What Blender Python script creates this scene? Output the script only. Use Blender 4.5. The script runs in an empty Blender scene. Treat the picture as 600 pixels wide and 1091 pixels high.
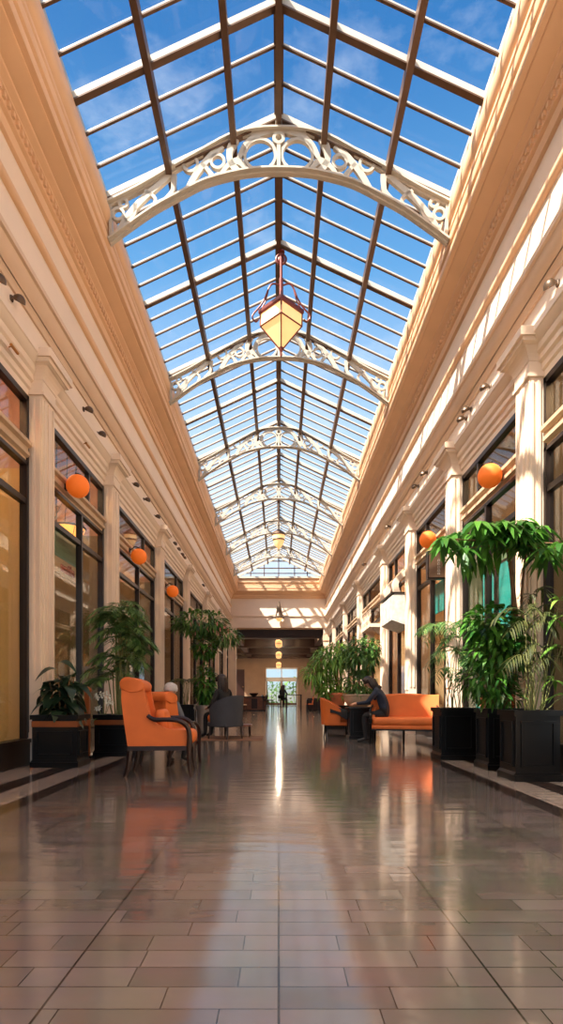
import bpy, bmesh, math, random
from mathutils import Vector, Matrix
random.seed(7)
PI = math.pi
CAMZ = 0.92          # eye height; heights "H" below are measured from the eye
scene = bpy.context.scene
COL = scene.collection

# ------------------------------------------------------------------ mesh builder
class MB:
    def __init__(self):
        self.v = []; self.f = []; self.mi = []; self.M = None
    def add(self, vs, fs, mi=0):
        o = len(self.v)
        if self.M is not None:
            vs = [tuple(self.M @ Vector(p)) for p in vs]
        self.v += [tuple(p) for p in vs]
        for f in fs:
            self.f.append(tuple(i + o for i in f)); self.mi.append(mi)
    def box(self, x0, x1, y0, y1, z0, z1, mi=0):
        if x0 > x1: x0, x1 = x1, x0
        if y0 > y1: y0, y1 = y1, y0
        vs = [(x, y, z) for z in (z0, z1) for y in (y0, y1) for x in (x0, x1)]
        self.add(vs, [(0,2,3,1),(4,5,7,6),(0,1,5,4),(2,6,7,3),(0,4,6,2),(1,3,7,5)], mi)
    def rbox(self, c, s, r, mi=0, k=3, R=None):
        """box with rounded edges"""
        h = [q/2 for q in s]
        r = min([r] + [q*0.999 for q in h])
        def line(hh):
            a = [-hh + r*(1-math.cos(i/k*PI/2)) for i in range(k+1)]
            return a + [-q for q in reversed(a)]
        key = {}; vs = []; fs = []
        def vid(p):
            q = [max(-(h[i]-r), min(h[i]-r, p[i])) for i in range(3)]
            d = Vector([p[i]-q[i] for i in range(3)])
            if d.length > 1e-9: d = d.normalized()*r
            w = Vector(q) + d
            t = (round(w.x,5), round(w.y,5), round(w.z,5))
            if t not in key:
                key[t] = len(vs)
                if R is not None: w = R @ w
                vs.append((w.x+c[0], w.y+c[1], w.z+c[2]))
            return key[t]
        for ax in range(3):
            a, b = [(1,2),(2,0),(0,1)][ax]
            la, lb = line(h[a]), line(h[b])
            for sgn in (-1, 1):
                for i in range(len(la)-1):
                    for j in range(len(lb)-1):
                        q = []
                        for (u, w) in ((la[i],lb[j]),(la[i+1],lb[j]),(la[i+1],lb[j+1]),(la[i],lb[j+1])):
                            p = [0,0,0]; p[ax] = sgn*h[ax]; p[a] = u; p[b] = w
                            q.append(vid(p))
                        if sgn < 0: q.reverse()
                        q2 = []
                        for t in q:
                            if t not in q2: q2.append(t)
                        if len(q2) > 2: fs.append(q2)
        self.add(vs, fs, mi)
    def prism(self, poly, axis, a, b, mi=0):
        n = len(poly)
        def P(p, t):
            if axis == 'y': return (p[0], t, p[1])
            if axis == 'x': return (t, p[0], p[1])
            return (p[0], p[1], t)
        vs = [P(p, a) for p in poly] + [P(p, b) for p in poly]
        fs = [tuple(range(n)), tuple(range(2*n-1, n-1, -1))]
        fs += [(i, i+n, (i+1) % n + n, (i+1) % n) for i in range(n)]
        self.add(vs, fs, mi)
    def tube(self, pts, r, n=8, mi=0, flat=1.0):
        pts = [Vector(p) for p in pts]
        rs = r if isinstance(r, (list, tuple)) else [r]*len(pts)
        vs = []; fs = []; up = None
        for i, p in enumerate(pts):
            d = (pts[min(i+1, len(pts)-1)] - pts[max(i-1, 0)]).normalized()
            if up is None:
                up = Vector((0,0,1)) if abs(d.z) < 0.9 else Vector((1,0,0))
            a = d.cross(up)
            if a.length < 1e-6: a = d.cross(Vector((0.3,1,0.2)))
            a.normalize(); b = a.cross(d).normalized(); up = b
            for k in range(n):
                t = 2*PI*k/n
                vs.append(p + a*math.cos(t)*rs[i] + b*math.sin(t)*rs[i]*flat)
        m = len(pts)
        for i in range(m-1):
            for k in range(n):
                fs.append((i*n+k, i*n+(k+1) % n, (i+1)*n+(k+1) % n, (i+1)*n+k))
        fs.append(tuple(range(n-1, -1, -1))); fs.append(tuple((m-1)*n+k for k in range(n)))
        self.add(vs, fs, mi)
    def lathe(self, prof, c=(0,0,0), n=16, mi=0, rot=0.0):
        vs = []; fs = []
        for (r, z) in prof:
            for k in range(n):
                t = 2*PI*k/n + rot
                vs.append((c[0]+r*math.cos(t), c[1]+r*math.sin(t), c[2]+z))
        for i in range(len(prof)-1):
            for k in range(n):
                fs.append((i*n+k, i*n+(k+1) % n, (i+1)*n+(k+1) % n, (i+1)*n+k))
        fs.append(tuple(range(n-1, -1, -1))); fs.append(tuple((len(prof)-1)*n+k for k in range(n)))
        self.add(vs, fs, mi)
    def ell(self, c, r, n=14, mi=0):
        if not isinstance(r, (tuple, list)): r = (r, r, r)
        vs = [(c[0], c[1], c[2]-r[2])]; m = n//2
        for i in range(1, m):
            a = -PI/2 + PI*i/m
            for k in range(n):
                t = 2*PI*k/n
                vs.append((c[0]+r[0]*math.cos(a)*math.cos(t), c[1]+r[1]*math.cos(a)*math.sin(t), c[2]+r[2]*math.sin(a)))
        vs.append((c[0], c[1], c[2]+r[2])); fs = []
        for k in range(n):
            fs.append((0, 1+(k+1) % n, 1+k))
            fs.append((len(vs)-1, 1+(m-2)*n+k, 1+(m-2)*n+(k+1) % n))
        for i in range(m-2):
            for k in range(n):
                fs.append((1+i*n+k, 1+i*n+(k+1) % n, 1+(i+1)*n+(k+1) % n, 1+(i+1)*n+k))
        self.add(vs, fs, mi)
    def bar(self, pts, w, y0, y1, mi=0):
        """flat bar following a polyline in the x-z plane, depth y0..y1"""
        pts = [Vector((p[0], p[1])) for p in pts]; L = []; Rr = []
        ws = w if isinstance(w, (list, tuple)) else [w]*len(pts)
        for i, p in enumerate(pts):
            d = (pts[min(i+1, len(pts)-1)] - pts[max(i-1, 0)]).normalized()
            nrm = Vector((-d.y, d.x))
            L.append(p+nrm*ws[i]/2); Rr.append(p-nrm*ws[i]/2)
        n = len(pts); vs = []
        for i in range(n):
            for q, y in ((L[i], y0), (Rr[i], y0), (Rr[i], y1), (L[i], y1)):
                vs.append((q.x, y, q.y))
        fs = [(0,1,2,3), tuple((n-1)*4+k for k in (3,2,1,0))]
        for i in range(n-1):
            for k in range(4):
                fs.append((i*4+k, (i+1)*4+k, (i+1)*4+(k+1) % 4, i*4+(k+1) % 4))
        self.add(vs, fs, mi)
    def leaf(self, base, d, L, W, droop=0.3, segs=4, fold=0.15, mi=0, tip=0.8):
        base = Vector(base); d = Vector(d).normalized()
        side = d.cross(Vector((0,0,1)))
        if side.length < 0.05: side = Vector((random.uniform(-1,1), random.uniform(-1,1), 0.0))
        side.normalize()
        side = (side + Vector((0,0,random.uniform(-.35,.35)))).normalized()
        nr = side.cross(d).normalized(); vs = []; fs = []
        for i in range(segs+1):
            t = i/segs
            p = base + d*L*t + Vector((0,0,-droop*L*t*t))
            w = W*0.5*max(0.04, math.sin(PI*min(1, t**tip*0.97+0.03)))
            vs += [p - side*w + nr*w*fold, p, p + side*w + nr*w*fold]
        for i in range(segs):
            o = i*3
            fs += [(o, o+1, o+4, o+3), (o+1, o+2, o+5, o+4)]
        self.add(vs, fs, mi)
    def build(self, name, mats, parent=None, sharp=38, loc=None):
        me = bpy.data.meshes.new(name)
        me.from_pydata(self.v, [], self.f)
        if not isinstance(mats, (list, tuple)): mats = [mats]
        for m in mats: me.materials.append(m)
        if len(mats) > 1:
            me.polygons.foreach_set('material_index', self.mi)
        me.polygons.foreach_set('use_smooth', [True]*len(me.polygons))
        me.update()
        bm = bmesh.new(); bm.from_mesh(me)
        if len(bm.faces) < 60000 and 'foliage' not in name:
            bmesh.ops.recalc_face_normals(bm, faces=bm.faces)
        bm.to_mesh(me); bm.free()
        me.set_sharp_from_angle(angle=math.radians(sharp))
        o = bpy.data.objects.new(name, me); COL.objects.link(o)
        if parent is not None: o.parent = parent
        if loc is not None: o.location = loc
        return o

def tag(o, label=None, cat=None, group=None, kind=None):
    if label: o['label'] = label
    if cat: o['category'] = cat
    if group: o['group'] = group
    if kind: o['kind'] = kind
    return o
def empty(name, loc=(0,0,0), rz=0.0, label=None, cat=None, group=None, kind=None):
    o = bpy.data.objects.new(name, None); COL.objects.link(o)
    o.empty_display_size = 0.1
    o.location = loc; o.rotation_euler = (0, 0, rz)
    return tag(o, label, cat, group, kind)
def copy_tree(o, parent=None):
    c = o.copy(); COL.objects.link(c)
    if parent is not None: c.parent = parent
    for ch in list(o.children): copy_tree(ch, c)
    return c
def at(px, py, d):
    """point seen at photo pixel (px,py) at distance d down the hall"""
    return ((px-297)*d/600.0, d, CAMZ + (742-py)*d/600.0)

# ------------------------------------------------------------------ materials
def lin(c):
    return tuple((x/255/12.92 if x/255 <= 0.04045 else ((x/255+0.055)/1.055)**2.4) for x in c)
def new_mat(name):
    m = bpy.data.materials.new(name); m.use_nodes = True
    nt = m.node_tree; b = nt.nodes.get('Principled BSDF')
    return m, nt, b
def mat(name, col, rough=0.6, metal=0.0, var=0.06, scale=6.0, bump=0.0, bscale=60.0, emit=None, estr=0.0, spec=None, coat=0.0):
    m, nt, b = new_mat(name); N = nt.nodes; L = nt.links
    c = lin(col)
    tc = N.new('ShaderNodeTexCoord')
    nz = N.new('ShaderNodeTexNoise'); nz.inputs['Scale'].default_value = scale; nz.inputs['Detail'].default_value = 4
    L.new(tc.outputs['Object'], nz.inputs['Vector'])
    rp = N.new('ShaderNodeValToRGB')
    rp.color_ramp.elements[0].position = 0.3; rp.color_ramp.elements[1].position = 0.7
    rp.color_ramp.elements[0].color = tuple(max(0, q*(1-var)) for q in c)+(1,)
    rp.color_ramp.elements[1].color = tuple(min(1, q*(1+var)) for q in c)+(1,)
    L.new(nz.outputs['Fac'], rp.inputs['Fac']); L.new(rp.outputs['Color'], b.inputs['Base Color'])
    b.inputs['Roughness'].default_value = rough; b.inputs['Metallic'].default_value = metal
    if spec is not None: b.inputs['Specular IOR Level'].default_value = spec
    if coat: b.inputs['Coat Weight'].default_value = coat
    if bump:
        n2 = N.new('ShaderNodeTexNoise'); n2.inputs['Scale'].default_value = bscale
        L.new(tc.outputs['Object'], n2.inputs['Vector'])
        bp = N.new('ShaderNodeBump'); bp.inputs['Strength'].default_value = bump; bp.inputs['Distance'].default_value = 0.01
        L.new(n2.outputs['Fac'], bp.inputs['Height']); L.new(bp.outputs['Normal'], b.inputs['Normal'])
    if emit:
        b.inputs['Emission Color'].default_value = lin(emit)+(1,); b.inputs['Emission Strength'].default_value = estr
    return m
def glass_mat(name, tint, refl=1.0, ior=1.45, mxr=0.26):
    m, nt, b = new_mat(name); N = nt.nodes; L = nt.links
    N.remove(b); out = N.get('Material Output')
    tr = N.new('ShaderNodeBsdfTransparent'); tr.inputs['Color'].default_value = tint+(1,)
    gl = N.new('ShaderNodeBsdfGlossy'); gl.inputs['Roughness'].default_value = 0.02
    gl.inputs['Color'].default_value = (refl, refl, refl, 1)
    lw = N.new('ShaderNodeLayerWeight'); lw.inputs['Blend'].default_value = 0.5
    pw = N.new('ShaderNodeMath'); pw.operation = 'POWER'; L.new(lw.outputs['Facing'], pw.inputs[0]); pw.inputs[1].default_value = 4.5
    fr = N.new('ShaderNodeMapRange'); f0 = ((ior-1)/(ior+1))**2
    fr.inputs['To Min'].default_value = f0*1.6; fr.inputs['To Max'].default_value = mxr; L.new(pw.outputs[0], fr.inputs['Value'])
    mx = N.new('ShaderNodeMixShader')
    L.new(fr.outputs['Result'], mx.inputs['Fac']); L.new(tr.outputs['BSDF'], mx.inputs[1]); L.new(gl.outputs['BSDF'], mx.inputs[2])
    L.new(mx.outputs['Shader'], out.inputs['Surface'])
    return m
def leaf_mat(name, c0, c1, gloss=0.45):
    m, nt, b = new_mat(name); N = nt.nodes; L = nt.links
    g = N.new('ShaderNodeNewGeometry'); rp = N.new('ShaderNodeValToRGB')
    rp.color_ramp.elements[0].color = lin(c0)+(1,); rp.color_ramp.elements[1].color = lin(c1)+(1,)
    L.new(g.outputs['Random Per Island'], rp.inputs['Fac'])
    L.new(rp.outputs['Color'], b.inputs['Base Color']); b.inputs['Roughness'].default_value = gloss
    tl = N.new('ShaderNodeBsdfTranslucent'); L.new(rp.outputs['Color'], tl.inputs['Color'])
    mx = N.new('ShaderNodeMixShader'); mx.inputs['Fac'].default_value = 0.3
    L.new(b.outputs['BSDF'], mx.inputs[1]); L.new(tl.outputs['BSDF'], mx.inputs[2])
    L.new(mx.outputs['Shader'], N.get('Material Output').inputs['Surface'])
    return m
def floor_mat():
    m, nt, b = new_mat('polished_tile'); N = nt.nodes; L = nt.links
    tc = N.new('ShaderNodeTexCoord'); sep = N.new('ShaderNodeSeparateXYZ')
    L.new(tc.outputs['Object'], sep.inputs[0])
    br = N.new('ShaderNodeTexBrick')
    br.offset = 0.37; br.offset_frequency = 2; br.squash = 1.35; br.squash_frequency = 3
    br.inputs['Scale'].default_value = 1.0
    br.inputs['Brick Width'].default_value = 0.35; br.inputs['Row Height'].default_value = 0.1275
    br.inputs['Mortar Size'].default_value = 0.0022; br.inputs['Mortar Smooth'].default_value = 0.1
    br.inputs['Color1'].default_value = lin((122,106,98))+(1,)
    br.inputs['Color2'].default_value = lin((99,84,77))+(1,)
    br.inputs['Mortar'].default_value = lin((34,26,23))+(1,)
    L.new(tc.outputs['Object'], br.inputs['Vector'])
    ab = N.new('ShaderNodeMath'); ab.operation = 'ABSOLUTE'; L.new(sep.outputs['X'], ab.inputs[0])
    def cmpn(c, w):
        q = N.new('ShaderNodeMath'); q.operation = 'COMPARE'
        L.new(ab.outputs[0], q.inputs[0]); q.inputs[1].default_value = c; q.inputs[2].default_value = w
        return q.outputs[0]
    def addn(a, c):
        q = N.new('ShaderNodeMath'); q.operation = 'ADD'; q.use_clamp = True
        L.new(a, q.inputs[0]); L.new(c, q.inputs[1]); return q.outputs[0]
    def mix(fac, a, col):
        q = N.new('ShaderNodeMix'); q.data_type = 'RGBA'
        L.new(fac, q.inputs['Factor']); L.new(a, q.inputs['A'])
        if isinstance(col, tuple): q.inputs['B'].default_value = col
        else: L.new(col, q.inputs['B'])
        return q.outputs['Result']
    # marble mottling
    nz = N.new('ShaderNodeTexNoise'); nz.inputs['Scale'].default_value = 3.0; nz.inputs['Detail'].default_value = 6
    L.new(tc.outputs['Object'], nz.inputs['Vector'])
    mm = N.new('ShaderNodeMix'); mm.data_type = 'RGBA'; mm.blend_type = 'OVERLAY'; mm.inputs['Factor'].default_value = 0.35
    L.new(br.outputs['Color'], mm.inputs['A']); L.new(nz.outputs['Color'], mm.inputs['B'])
    hs = N.new('ShaderNodeHueSaturation'); hs.inputs['Saturation'].default_value = 0.7
    L.new(mm.outputs['Result'], hs.inputs['Color'])
    col = hs.outputs['Color']
    light = cmpn(2.93, 0.60)
    big = N.new('ShaderNodeTexBrick'); big.inputs['Scale'].default_value = 1.0
    big.inputs['Brick Width'].default_value = 0.6; big.inputs['Row Height'].default_value = 0.6; big.offset = 0
    big.inputs['Mortar Size'].default_value = 0.002
    big.inputs['Color1'].default_value = lin((188,170,156))+(1,); big.inputs['Color2'].default_value = lin((174,156,143))+(1,)
    big.inputs['Mortar'].default_value = lin((80,66,58))+(1,)
    L.new(tc.outputs['Object'], big.inputs['Vector'])
    col = mix(light, col, big.outputs['Color'])
    dark = addn(cmpn(2.235, 0.095), cmpn(2.775, 0.125))
    col = mix(dark, col, lin((66,52,46))+(1,))
    jl = addn(addn(cmpn(0.0, 0.004), cmpn(0.7, 0.004)), cmpn(1.6, 0.004))
    col = mix(jl, col, lin((40,30,27))+(1,))
    L.new(col, b.inputs['Base Color'])
    n2 = N.new('ShaderNodeTexNoise'); n2.inputs['Scale'].default_value = 9.0; n2.inputs['Detail'].default_value = 3
    L.new(tc.outputs['Object'], n2.inputs['Vector'])
    mr = N.new('ShaderNodeMapRange'); mr.inputs['To Min'].default_value = 0.10; mr.inputs['To Max'].default_value = 0.2
    L.new(n2.outputs['Fac'], mr.inputs['Value']); L.new(mr.outputs['Result'], b.inputs['Roughness'])
    b.inputs['Specular IOR Level'].default_value = 0.6
    b.inputs['Coat Weight'].default_value = 0.5; b.inputs['Coat IOR'].default_value = 1.6; b.inputs['Coat Roughness'].default_value = 0.08
    # each tile sits a hair out of level, so the reflection breaks up tile by tile
    b2 = N.new('ShaderNodeTexBrick')
    for k in ('Scale','Brick Width','Row Height'): b2.inputs[k].default_value = br.inputs[k].default_value
    b2.offset = 0.37; b2.squash = 1.35; b2.squash_frequency = 3
    b2.inputs['Mortar Size'].default_value = 0.003
    b2.inputs['Color1'].default_value = (1,1,1,1); b2.inputs['Color2'].default_value = (.8,.8,.8,1); b2.inputs['Mortar'].default_value = (0,0,0,1)
    L.new(tc.outputs['Object'], b2.inputs['Vector'])
    n3 = N.new('ShaderNodeTexNoise'); n3.inputs['Scale'].default_value = 1.0; n3.inputs['Detail'].default_value = 2
    mpx = N.new('ShaderNodeMapping'); mpx.inputs['Scale'].default_value = (1.6, 7.0, 1.0)
    L.new(tc.outputs['Object'], mpx.inputs['Vector']); L.new(mpx.outputs['Vector'], n3.inputs['Vector'])
    ad = N.new('ShaderNodeMath'); ad.operation = 'MULTIPLY_ADD'; ad.inputs[1].default_value = 2.5
    L.new(n3.outputs['Fac'], ad.inputs[0]); L.new(b2.outputs['Color'], ad.inputs[2])
    bp = N.new('ShaderNodeBump'); bp.inputs['Strength'].default_value = 0.25; bp.inputs['Distance'].default_value = 0.004
    L.new(ad.outputs[0], bp.inputs['Height']); L.new(bp.outputs['Normal'], b.inputs['Normal']); L.new(bp.outputs['Normal'], b.inputs['Coat Normal'])
    return m

M_ = dict(
    wall   = mat('cream_plaster', (232,210,188), 0.6, var=0.03, scale=2),
    cornice= mat('peach_plaster', (224,182,142), 0.55, var=0.04, scale=2),
    roll   = mat('tan_plaster', (216,184,154), 0.55, var=0.03, scale=2),
    pil    = mat('pilaster_paint', (228,202,176), 0.5, var=0.04, scale=3),
    beam   = mat('stone_lintel', (196,164,130), 0.6, var=0.08, scale=5),
    black  = mat('black_lacquer', (13,12,12), 0.3, var=0.1, scale=3, spec=0.3),
    frame  = mat('dark_bronze_frame', (38,27,22), 0.35, metal=0.3, var=0.1),
    steel  = mat('painted_steel', (190,180,164), 0.4, var=0.06, scale=5),
    bar    = mat('glazing_bar_metal', (190,182,170), 0.4, metal=0.2, var=0.08),
    purlin = mat('brown_steel', (92,66,46), 0.45, metal=0.2, var=0.1),
    glass  = glass_mat('shop_glass', (0.86,0.88,0.86), 1.0, 1.45),
    sky_glass = glass_mat('skylight_glass', (0.93,0.95,0.98), 0.8, 1.25),
    orange = mat('orange_upholstery', (210,104,40), 0.65, var=0.07, scale=4, bump=0.15, bscale=220),
    wood   = mat('dark_mahogany', (40,19,13), 0.38, var=0.25, scale=8, spec=0.35),
    midwood= mat('brown_wood', (112,62,34), 0.4, var=0.25, scale=8),
    copper = mat('copper_band', (150,84,44), 0.35, metal=0.4, var=0.1),
    brass  = mat('brass', (186,130,72), 0.3, metal=0.8, var=0.06),
    red    = mat('oxblood_metal', (110,46,34), 0.4, metal=0.3, var=0.1),
    lantern= mat('amber_glass', (238,196,146), 0.4, var=0.06, emit=(255,196,124), estr=0.5),
    globe  = mat('orange_paper_globe', (240,120,40), 0.7, var=0.03, emit=(255,112,24), estr=0.16),
    spot   = mat('spotlight_bronze', (92,72,54), 0.4, metal=0.5),
    grey   = mat('charcoal_fabric', (62,62,68), 0.8, var=0.1, bump=0.2, bscale=200),
    soil   = mat('dark_soil', (44,32,24), 0.95, var=0.3, scale=20, bump=0.6, bscale=40),
    terra  = mat('terracotta', (196,110,70), 0.75, var=0.08),
    stone  = mat('tan_stone', (192,166,138), 0.8, var=0.1, scale=10),
    potgrey= mat('grey_stone_pot', (150,138,128), 0.7, var=0.1, scale=12),
    bark   = mat('bark', (120,88,56), 0.85, var=0.25, scale=14, bump=0.4, bscale=50),
    stem   = mat('green_stem', (112,112,60), 0.7, var=0.2, scale=14),
    teal   = mat('teal_panel', (52,176,166), 0.4, var=0.05),
    tanwall= mat('tan_display_panel', (206,166,104), 0.7, var=0.04),
    pinkwall = mat('rose_plaster', (188,140,120), 0.8, var=0.15, scale=5),
    peach  = mat('peach_shop_wall', (222,176,130), 0.8, var=0.08),
    greenwall = mat('sage_shop_wall', (120,150,118), 0.7, var=0.06),
    olive  = mat('olive_shop_wall', (112,92,58), 0.8, var=0.2, scale=3),
    lobby  = mat('lobby_wall', (132,104,80), 0.7, var=0.08, scale=1.5),
    lobceil= mat('lobby_ceiling', (214,178,142), 0.7, var=0.04),
    fill_glow = mat('warm_fill_panel', (255,230,190), 0.5, var=0.0, emit=(255,206,150), estr=85.0),
    rug    = mat('brown_rug', (120,84,62), 0.95, var=0.15, scale=25),
    skin   = mat('skin', (206,152,120), 0.5, var=0.03),
    navy   = mat('navy_cloth', (34,40,56), 0.85, var=0.12, bump=0.2),
    blackcl= mat('black_cloth', (24,22,24), 0.85, var=0.12, bump=0.2),
    greycl = mat('grey_cloth', (92,94,100), 0.85, var=0.15, bump=0.2),
    trouser= mat('dark_trousers', (30,28,30), 0.85, var=0.12),
    shoe   = mat('dark_shoe', (26,20,18), 0.4, var=0.1),
    hairdk = mat('dark_brown_hair', (38,22,16), 0.5, var=0.25, scale=30),
    hairgr = mat('grey_hair', (176,172,168), 0.6, var=0.15, scale=30),
    eye    = mat('eye_dark', (30,22,18), 0.2),
    redletter = mat('red_lettering', (190,44,26), 0.5, var=0.02),
    paleletter = mat('pale_lettering', (150,132,116), 0.5, var=0.02),
    white  = mat('white_marble', (200,192,180), 0.5, var=0.2, scale=9),
    stained= mat('stained_glass_orange', (255,176,90), 0.4, var=0.2, scale=9, emit=(255,150,60), estr=1.6),
    book   = mat('shelf_goods', (120,66,40), 0.7, var=0.4, scale=20),
    daylight = mat('pale_foliage_outdoor', (150,176,120), 0.9, var=0.4, scale=3),
    path   = mat('outdoor_paving', (200,196,186), 0.9, var=0.1),
    flower = mat('pink_petals', (226,140,130), 0.6, var=0.1),
    whitefl = mat('white_petals', (232,232,220), 0.6, var=0.05),
    lf_dark = leaf_mat('rubber_leaf', (30,48,32), (66,88,58), 0.3),
    lf_palm = leaf_mat('palm_leaf', (52,92,42), (118,148,78), 0.45),
    lf_deep = leaf_mat('deep_leaf', (30,76,28), (86,138,46), 0.35),
    lf_light= leaf_mat('light_leaf', (70,120,40), (140,176,72), 0.45),
    lf_mid  = leaf_mat('mid_leaf', (44,86,34), (104,140,62), 0.45),
    lf_olive= leaf_mat('olive_leaf', (48,58,28), (92,94,48), 0.5),
    floor  = floor_mat(),
)
# ------------------------------------------------------------------ setting
XW = 3.22      # pilaster face / frieze plane
XG = 3.45      # shop glass plane
Y0, YE = -3.0, 37.85
Z = lambda h: h + CAMZ

b = MB(); b.box(-9, 9, Y0, 66, -0.15, 0.0)
tag(b.build('floor', M_['floor']), kind='structure')

PL = [3.9, 7.67, 10.95, 15.43, 20.0, 25.1, 30.0, 34.4]     # pilasters, left wall
PR = [3.8, 7.23, 10.44, 13.9, 17.4, 22.7, 27.8, 33.4]      # pilasters, right wall
PWID = 0.42

for s, side in ((-1, 'left'), (1, 'right')):
    b = MB()
    poly = [(3.30,4.64),(3.30,5.10),(XW,5.10),(XW,6.70),(3.30,7.98),(3.95,7.98),(3.95,4.64)]
    b.prism([(s*x, Z(h)) for x, h in poly], 'y', Y0, YE)
    tag(b.build('wall_'+side, M_['wall']), kind='structure')
    b = MB()     # big cove and roll moulding
    poly = [(3.30,5.02),(3.27,5.02),(3.24,5.09),(3.19,5.13),(3.14,5.20),(3.12,5.28),(3.085,5.29),(3.08,5.35),(3.12,5.38),(3.13,5.42),(3.18,5.46),(XW,5.47),(XW,5.10),(3.30,5.10)]
    b.prism([(s*x, Z(h)) for x, h in poly], 'y', Y0, YE)
    tag(b.build('trim_1' if s < 0 else 'trim_2', M_['roll']), kind='structure')
    b = MB()     # bead half way up the frieze
    poly = [(XW,6.00),(3.18,6.005),(3.155,6.03),(3.15,6.06),(3.155,6.09),(3.18,6.115),(XW,6.12)]
    b.prism([(s*x, Z(h)) for x, h in poly], 'y', Y0, YE)
    tag(b.build('trim_3' if s < 0 else 'trim_4', M_['cornice']), kind='structure')

# cornice: one moulded profile mitred round three sides
CP = [(XW-x, h) for x, h in [(3.22,6.56),(3.17,6.57),(3.15,6.62),(3.15,6.68),(3.105,6.70),(3.10,6.72),(3.10,6.80),(3.065,6.81),(3.06,6.83),(2.99,6.87),(2.985,6.90),(2.96,6.905),(2.80,6.98),
      (2.795,7.0),(2.725,7.005),(2.715,7.03),(2.715,7.10),(2.735,7.12),(2.735,7.15),(2.70,7.17),(2.69,7.20),(2.69,7.27),(2.715,7.29),(2.715,7.33),(2.695,7.35),(2.695,7.40),(2.735,7.42),(2.735,7.46),
      (2.70,7.485),(2.67,7.53),(2.657,7.59),(2.657,7.65),(2.67,7.71),(2.69,7.75),(2.72,7.77),(2.70,7.775),(2.70,7.86),(2.80,7.87),(3.22,7.97)]]
def u_sweep(prof, name, m):
    vs = []; fs = []; n = len(prof)
    for (o, h) in prof:
        x = XW-o; y = YE-o
        vs += [(-x, Y0, Z(h)), (-x, y, Z(h)), (x, y, Z(h)), (x, Y0, Z(h))]
    for i in range(n):
        j = (i+1) % n
        for k in range(3):
            fs.append((i*4+k, i*4+k+1, j*4+k+1, j*4+k))
    fs.append(tuple(i*4 for i in range(n))); fs.append(tuple(i*4+3 for i in reversed(range(n))))
    b = MB(); b.add(vs, fs); return tag(b.build(name, m, sharp=25), kind='structure')
u_sweep(CP, 'trim_5', M_['cornice'])
# dentil course under the corona
b = MB()
y = 3.0
while y < 37.2:
    for s in (-1, 1):
        b.box(s*(XW-0.155), s*(XW-0.12), y, y+0.05, Z(6.725), Z(6.79))
    y += 0.11
tag(b.build('trim_6', M_['cornice']), kind='structure')

# flat roofs either side of the skylight
for s, nm in ((-1, 'roof_left'), (1, 'roof_right')):
    b = MB(); b.box(s*2.80, s*9, Y0, YE+0.3, Z(7.98), Z(8.12))
    tag(b.build('ceiling_'+('left' if s < 0 else 'right'), M_['wall']), kind='structure')

# end wall above and beside the lobby opening
b = MB()
b.box(-3.95, 3.95, YE, YE+0.3, Z(5.43), Z(7.98))
b.box(-3.95, 3.95, YE+0.03, YE+0.33, Z(4.62), Z(5.40))
b.box(-3.95, 3.95, YE-0.04, YE+0.3, Z(5.38), Z(5.46))
tag(b.build('wall_end', M_['wall']), kind='structure')
for s, nm in ((-1, 'trim_7'), (1, 'trim_8')):
    b = MB()
    x0 = 2.86 if s < 0 else 3.02
    b.box(s*x0, s*3.95, YE, YE+0.34, 0, Z(3.75))
    b.box(s*(x0-0.04), s*3.95, YE-0.05, YE+0.34, Z(3.75), Z(4.1), 1)
    b.box(s*(x0-0.0), s*3.95, YE, YE+0.34, Z(4.1), Z(4.62))
    b.box(s*(x0-0.04), s*3.95, YE-0.04, YE+0.34, 0, 0.35)
    tag(b.build(nm, [M_['pil'], M_['roll']]), kind='structure')

# ------------------------------------------------------------------ skylight
K = 1.05
HE, HR = 7.965, 9.25
XE = 2.75
YS0 = 2.0
def roof(x):  # glass plane height (world z) at |x|
    return Z(HR - (HR-HE)*abs(x)/XE)
sky = empty('ceiling_skylight', (0, 0, 0), kind='structure')
slope = math.atan2(HR-HE, XE)
for s in (-1, 1):
    b = MB()
    b.add([(s*(XE+0.1), Y0, roof(XE+0.1)), (0, Y0, roof(0)), (0, 37.22, roof(0)), (s*(XE+0.1), 37.22, roof(XE+0.1))], [(0,1,2,3)])
    b.build('glazing', M_['sky_glass'], sky)
def slope_beam(s, y, w, dep, name, m, lip=None):
    """beam under the glass, eave to ridge; local origin at its own y so copies can share it"""
    b = MB(); nx = math.sin(slope); nz = math.cos(slope)
    A = (XE-0.01, roof(XE-0.01)); R = (0.0, roof(0))
    vs = []
    for (x, z) in (A, R):
        vs += [(s*x, -w/2, z-0.005), (s*x, w/2, z-0.005), (s*x, w/2, z-dep), (s*x, -w/2, z-dep)]
    fs = [(0,1,2,3),(7,6,5,4)] + [(i, 4+i, 4+(i+1) % 4, (i+1) % 4) for i in range(4)]
    b.add(vs, fs, 0)
    if lip:   # T flange along the bottom; its dark colour paints in underside shade
        vs = []
        for (x, z) in (A, R):
            vs += [(s*x, -lip/2, z-dep+0.012), (s*x, lip/2, z-dep+0.012), (s*x, lip/2, z-dep-0.012), (s*x, -lip/2, z-dep-0.012)]
        b.add(vs, fs, 1)
    o = b.build(name, [m, M_['purlin']], sky); o.location = (0, y, 0); return o
main_y = [K*(8.5+2.35*k) for k in range(13)]
main_y = [K*q for q in (2.4, 4.75, 7.1)] + main_y
main_y = [y for y in main_y if y < 37.0]
proto_r = {}
for y in main_y:
    for s in (-1, 1):
        if s not in proto_r:
            proto_r[s] = slope_beam(s, y, 0.07, 0.12, 'rafter', M_['steel'], 0.09)
        else:
            c = proto_r[s].copy(); COL.objects.link(c); c.location = (0, y, 0)
bars_y = []
y = 2.4*K
while y < 37.0:
    if min(abs(y-q) for q in main_y) > 0.12: bars_y.append(y)
    y += 0.47*K
proto_b = {}; nb = 0
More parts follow.
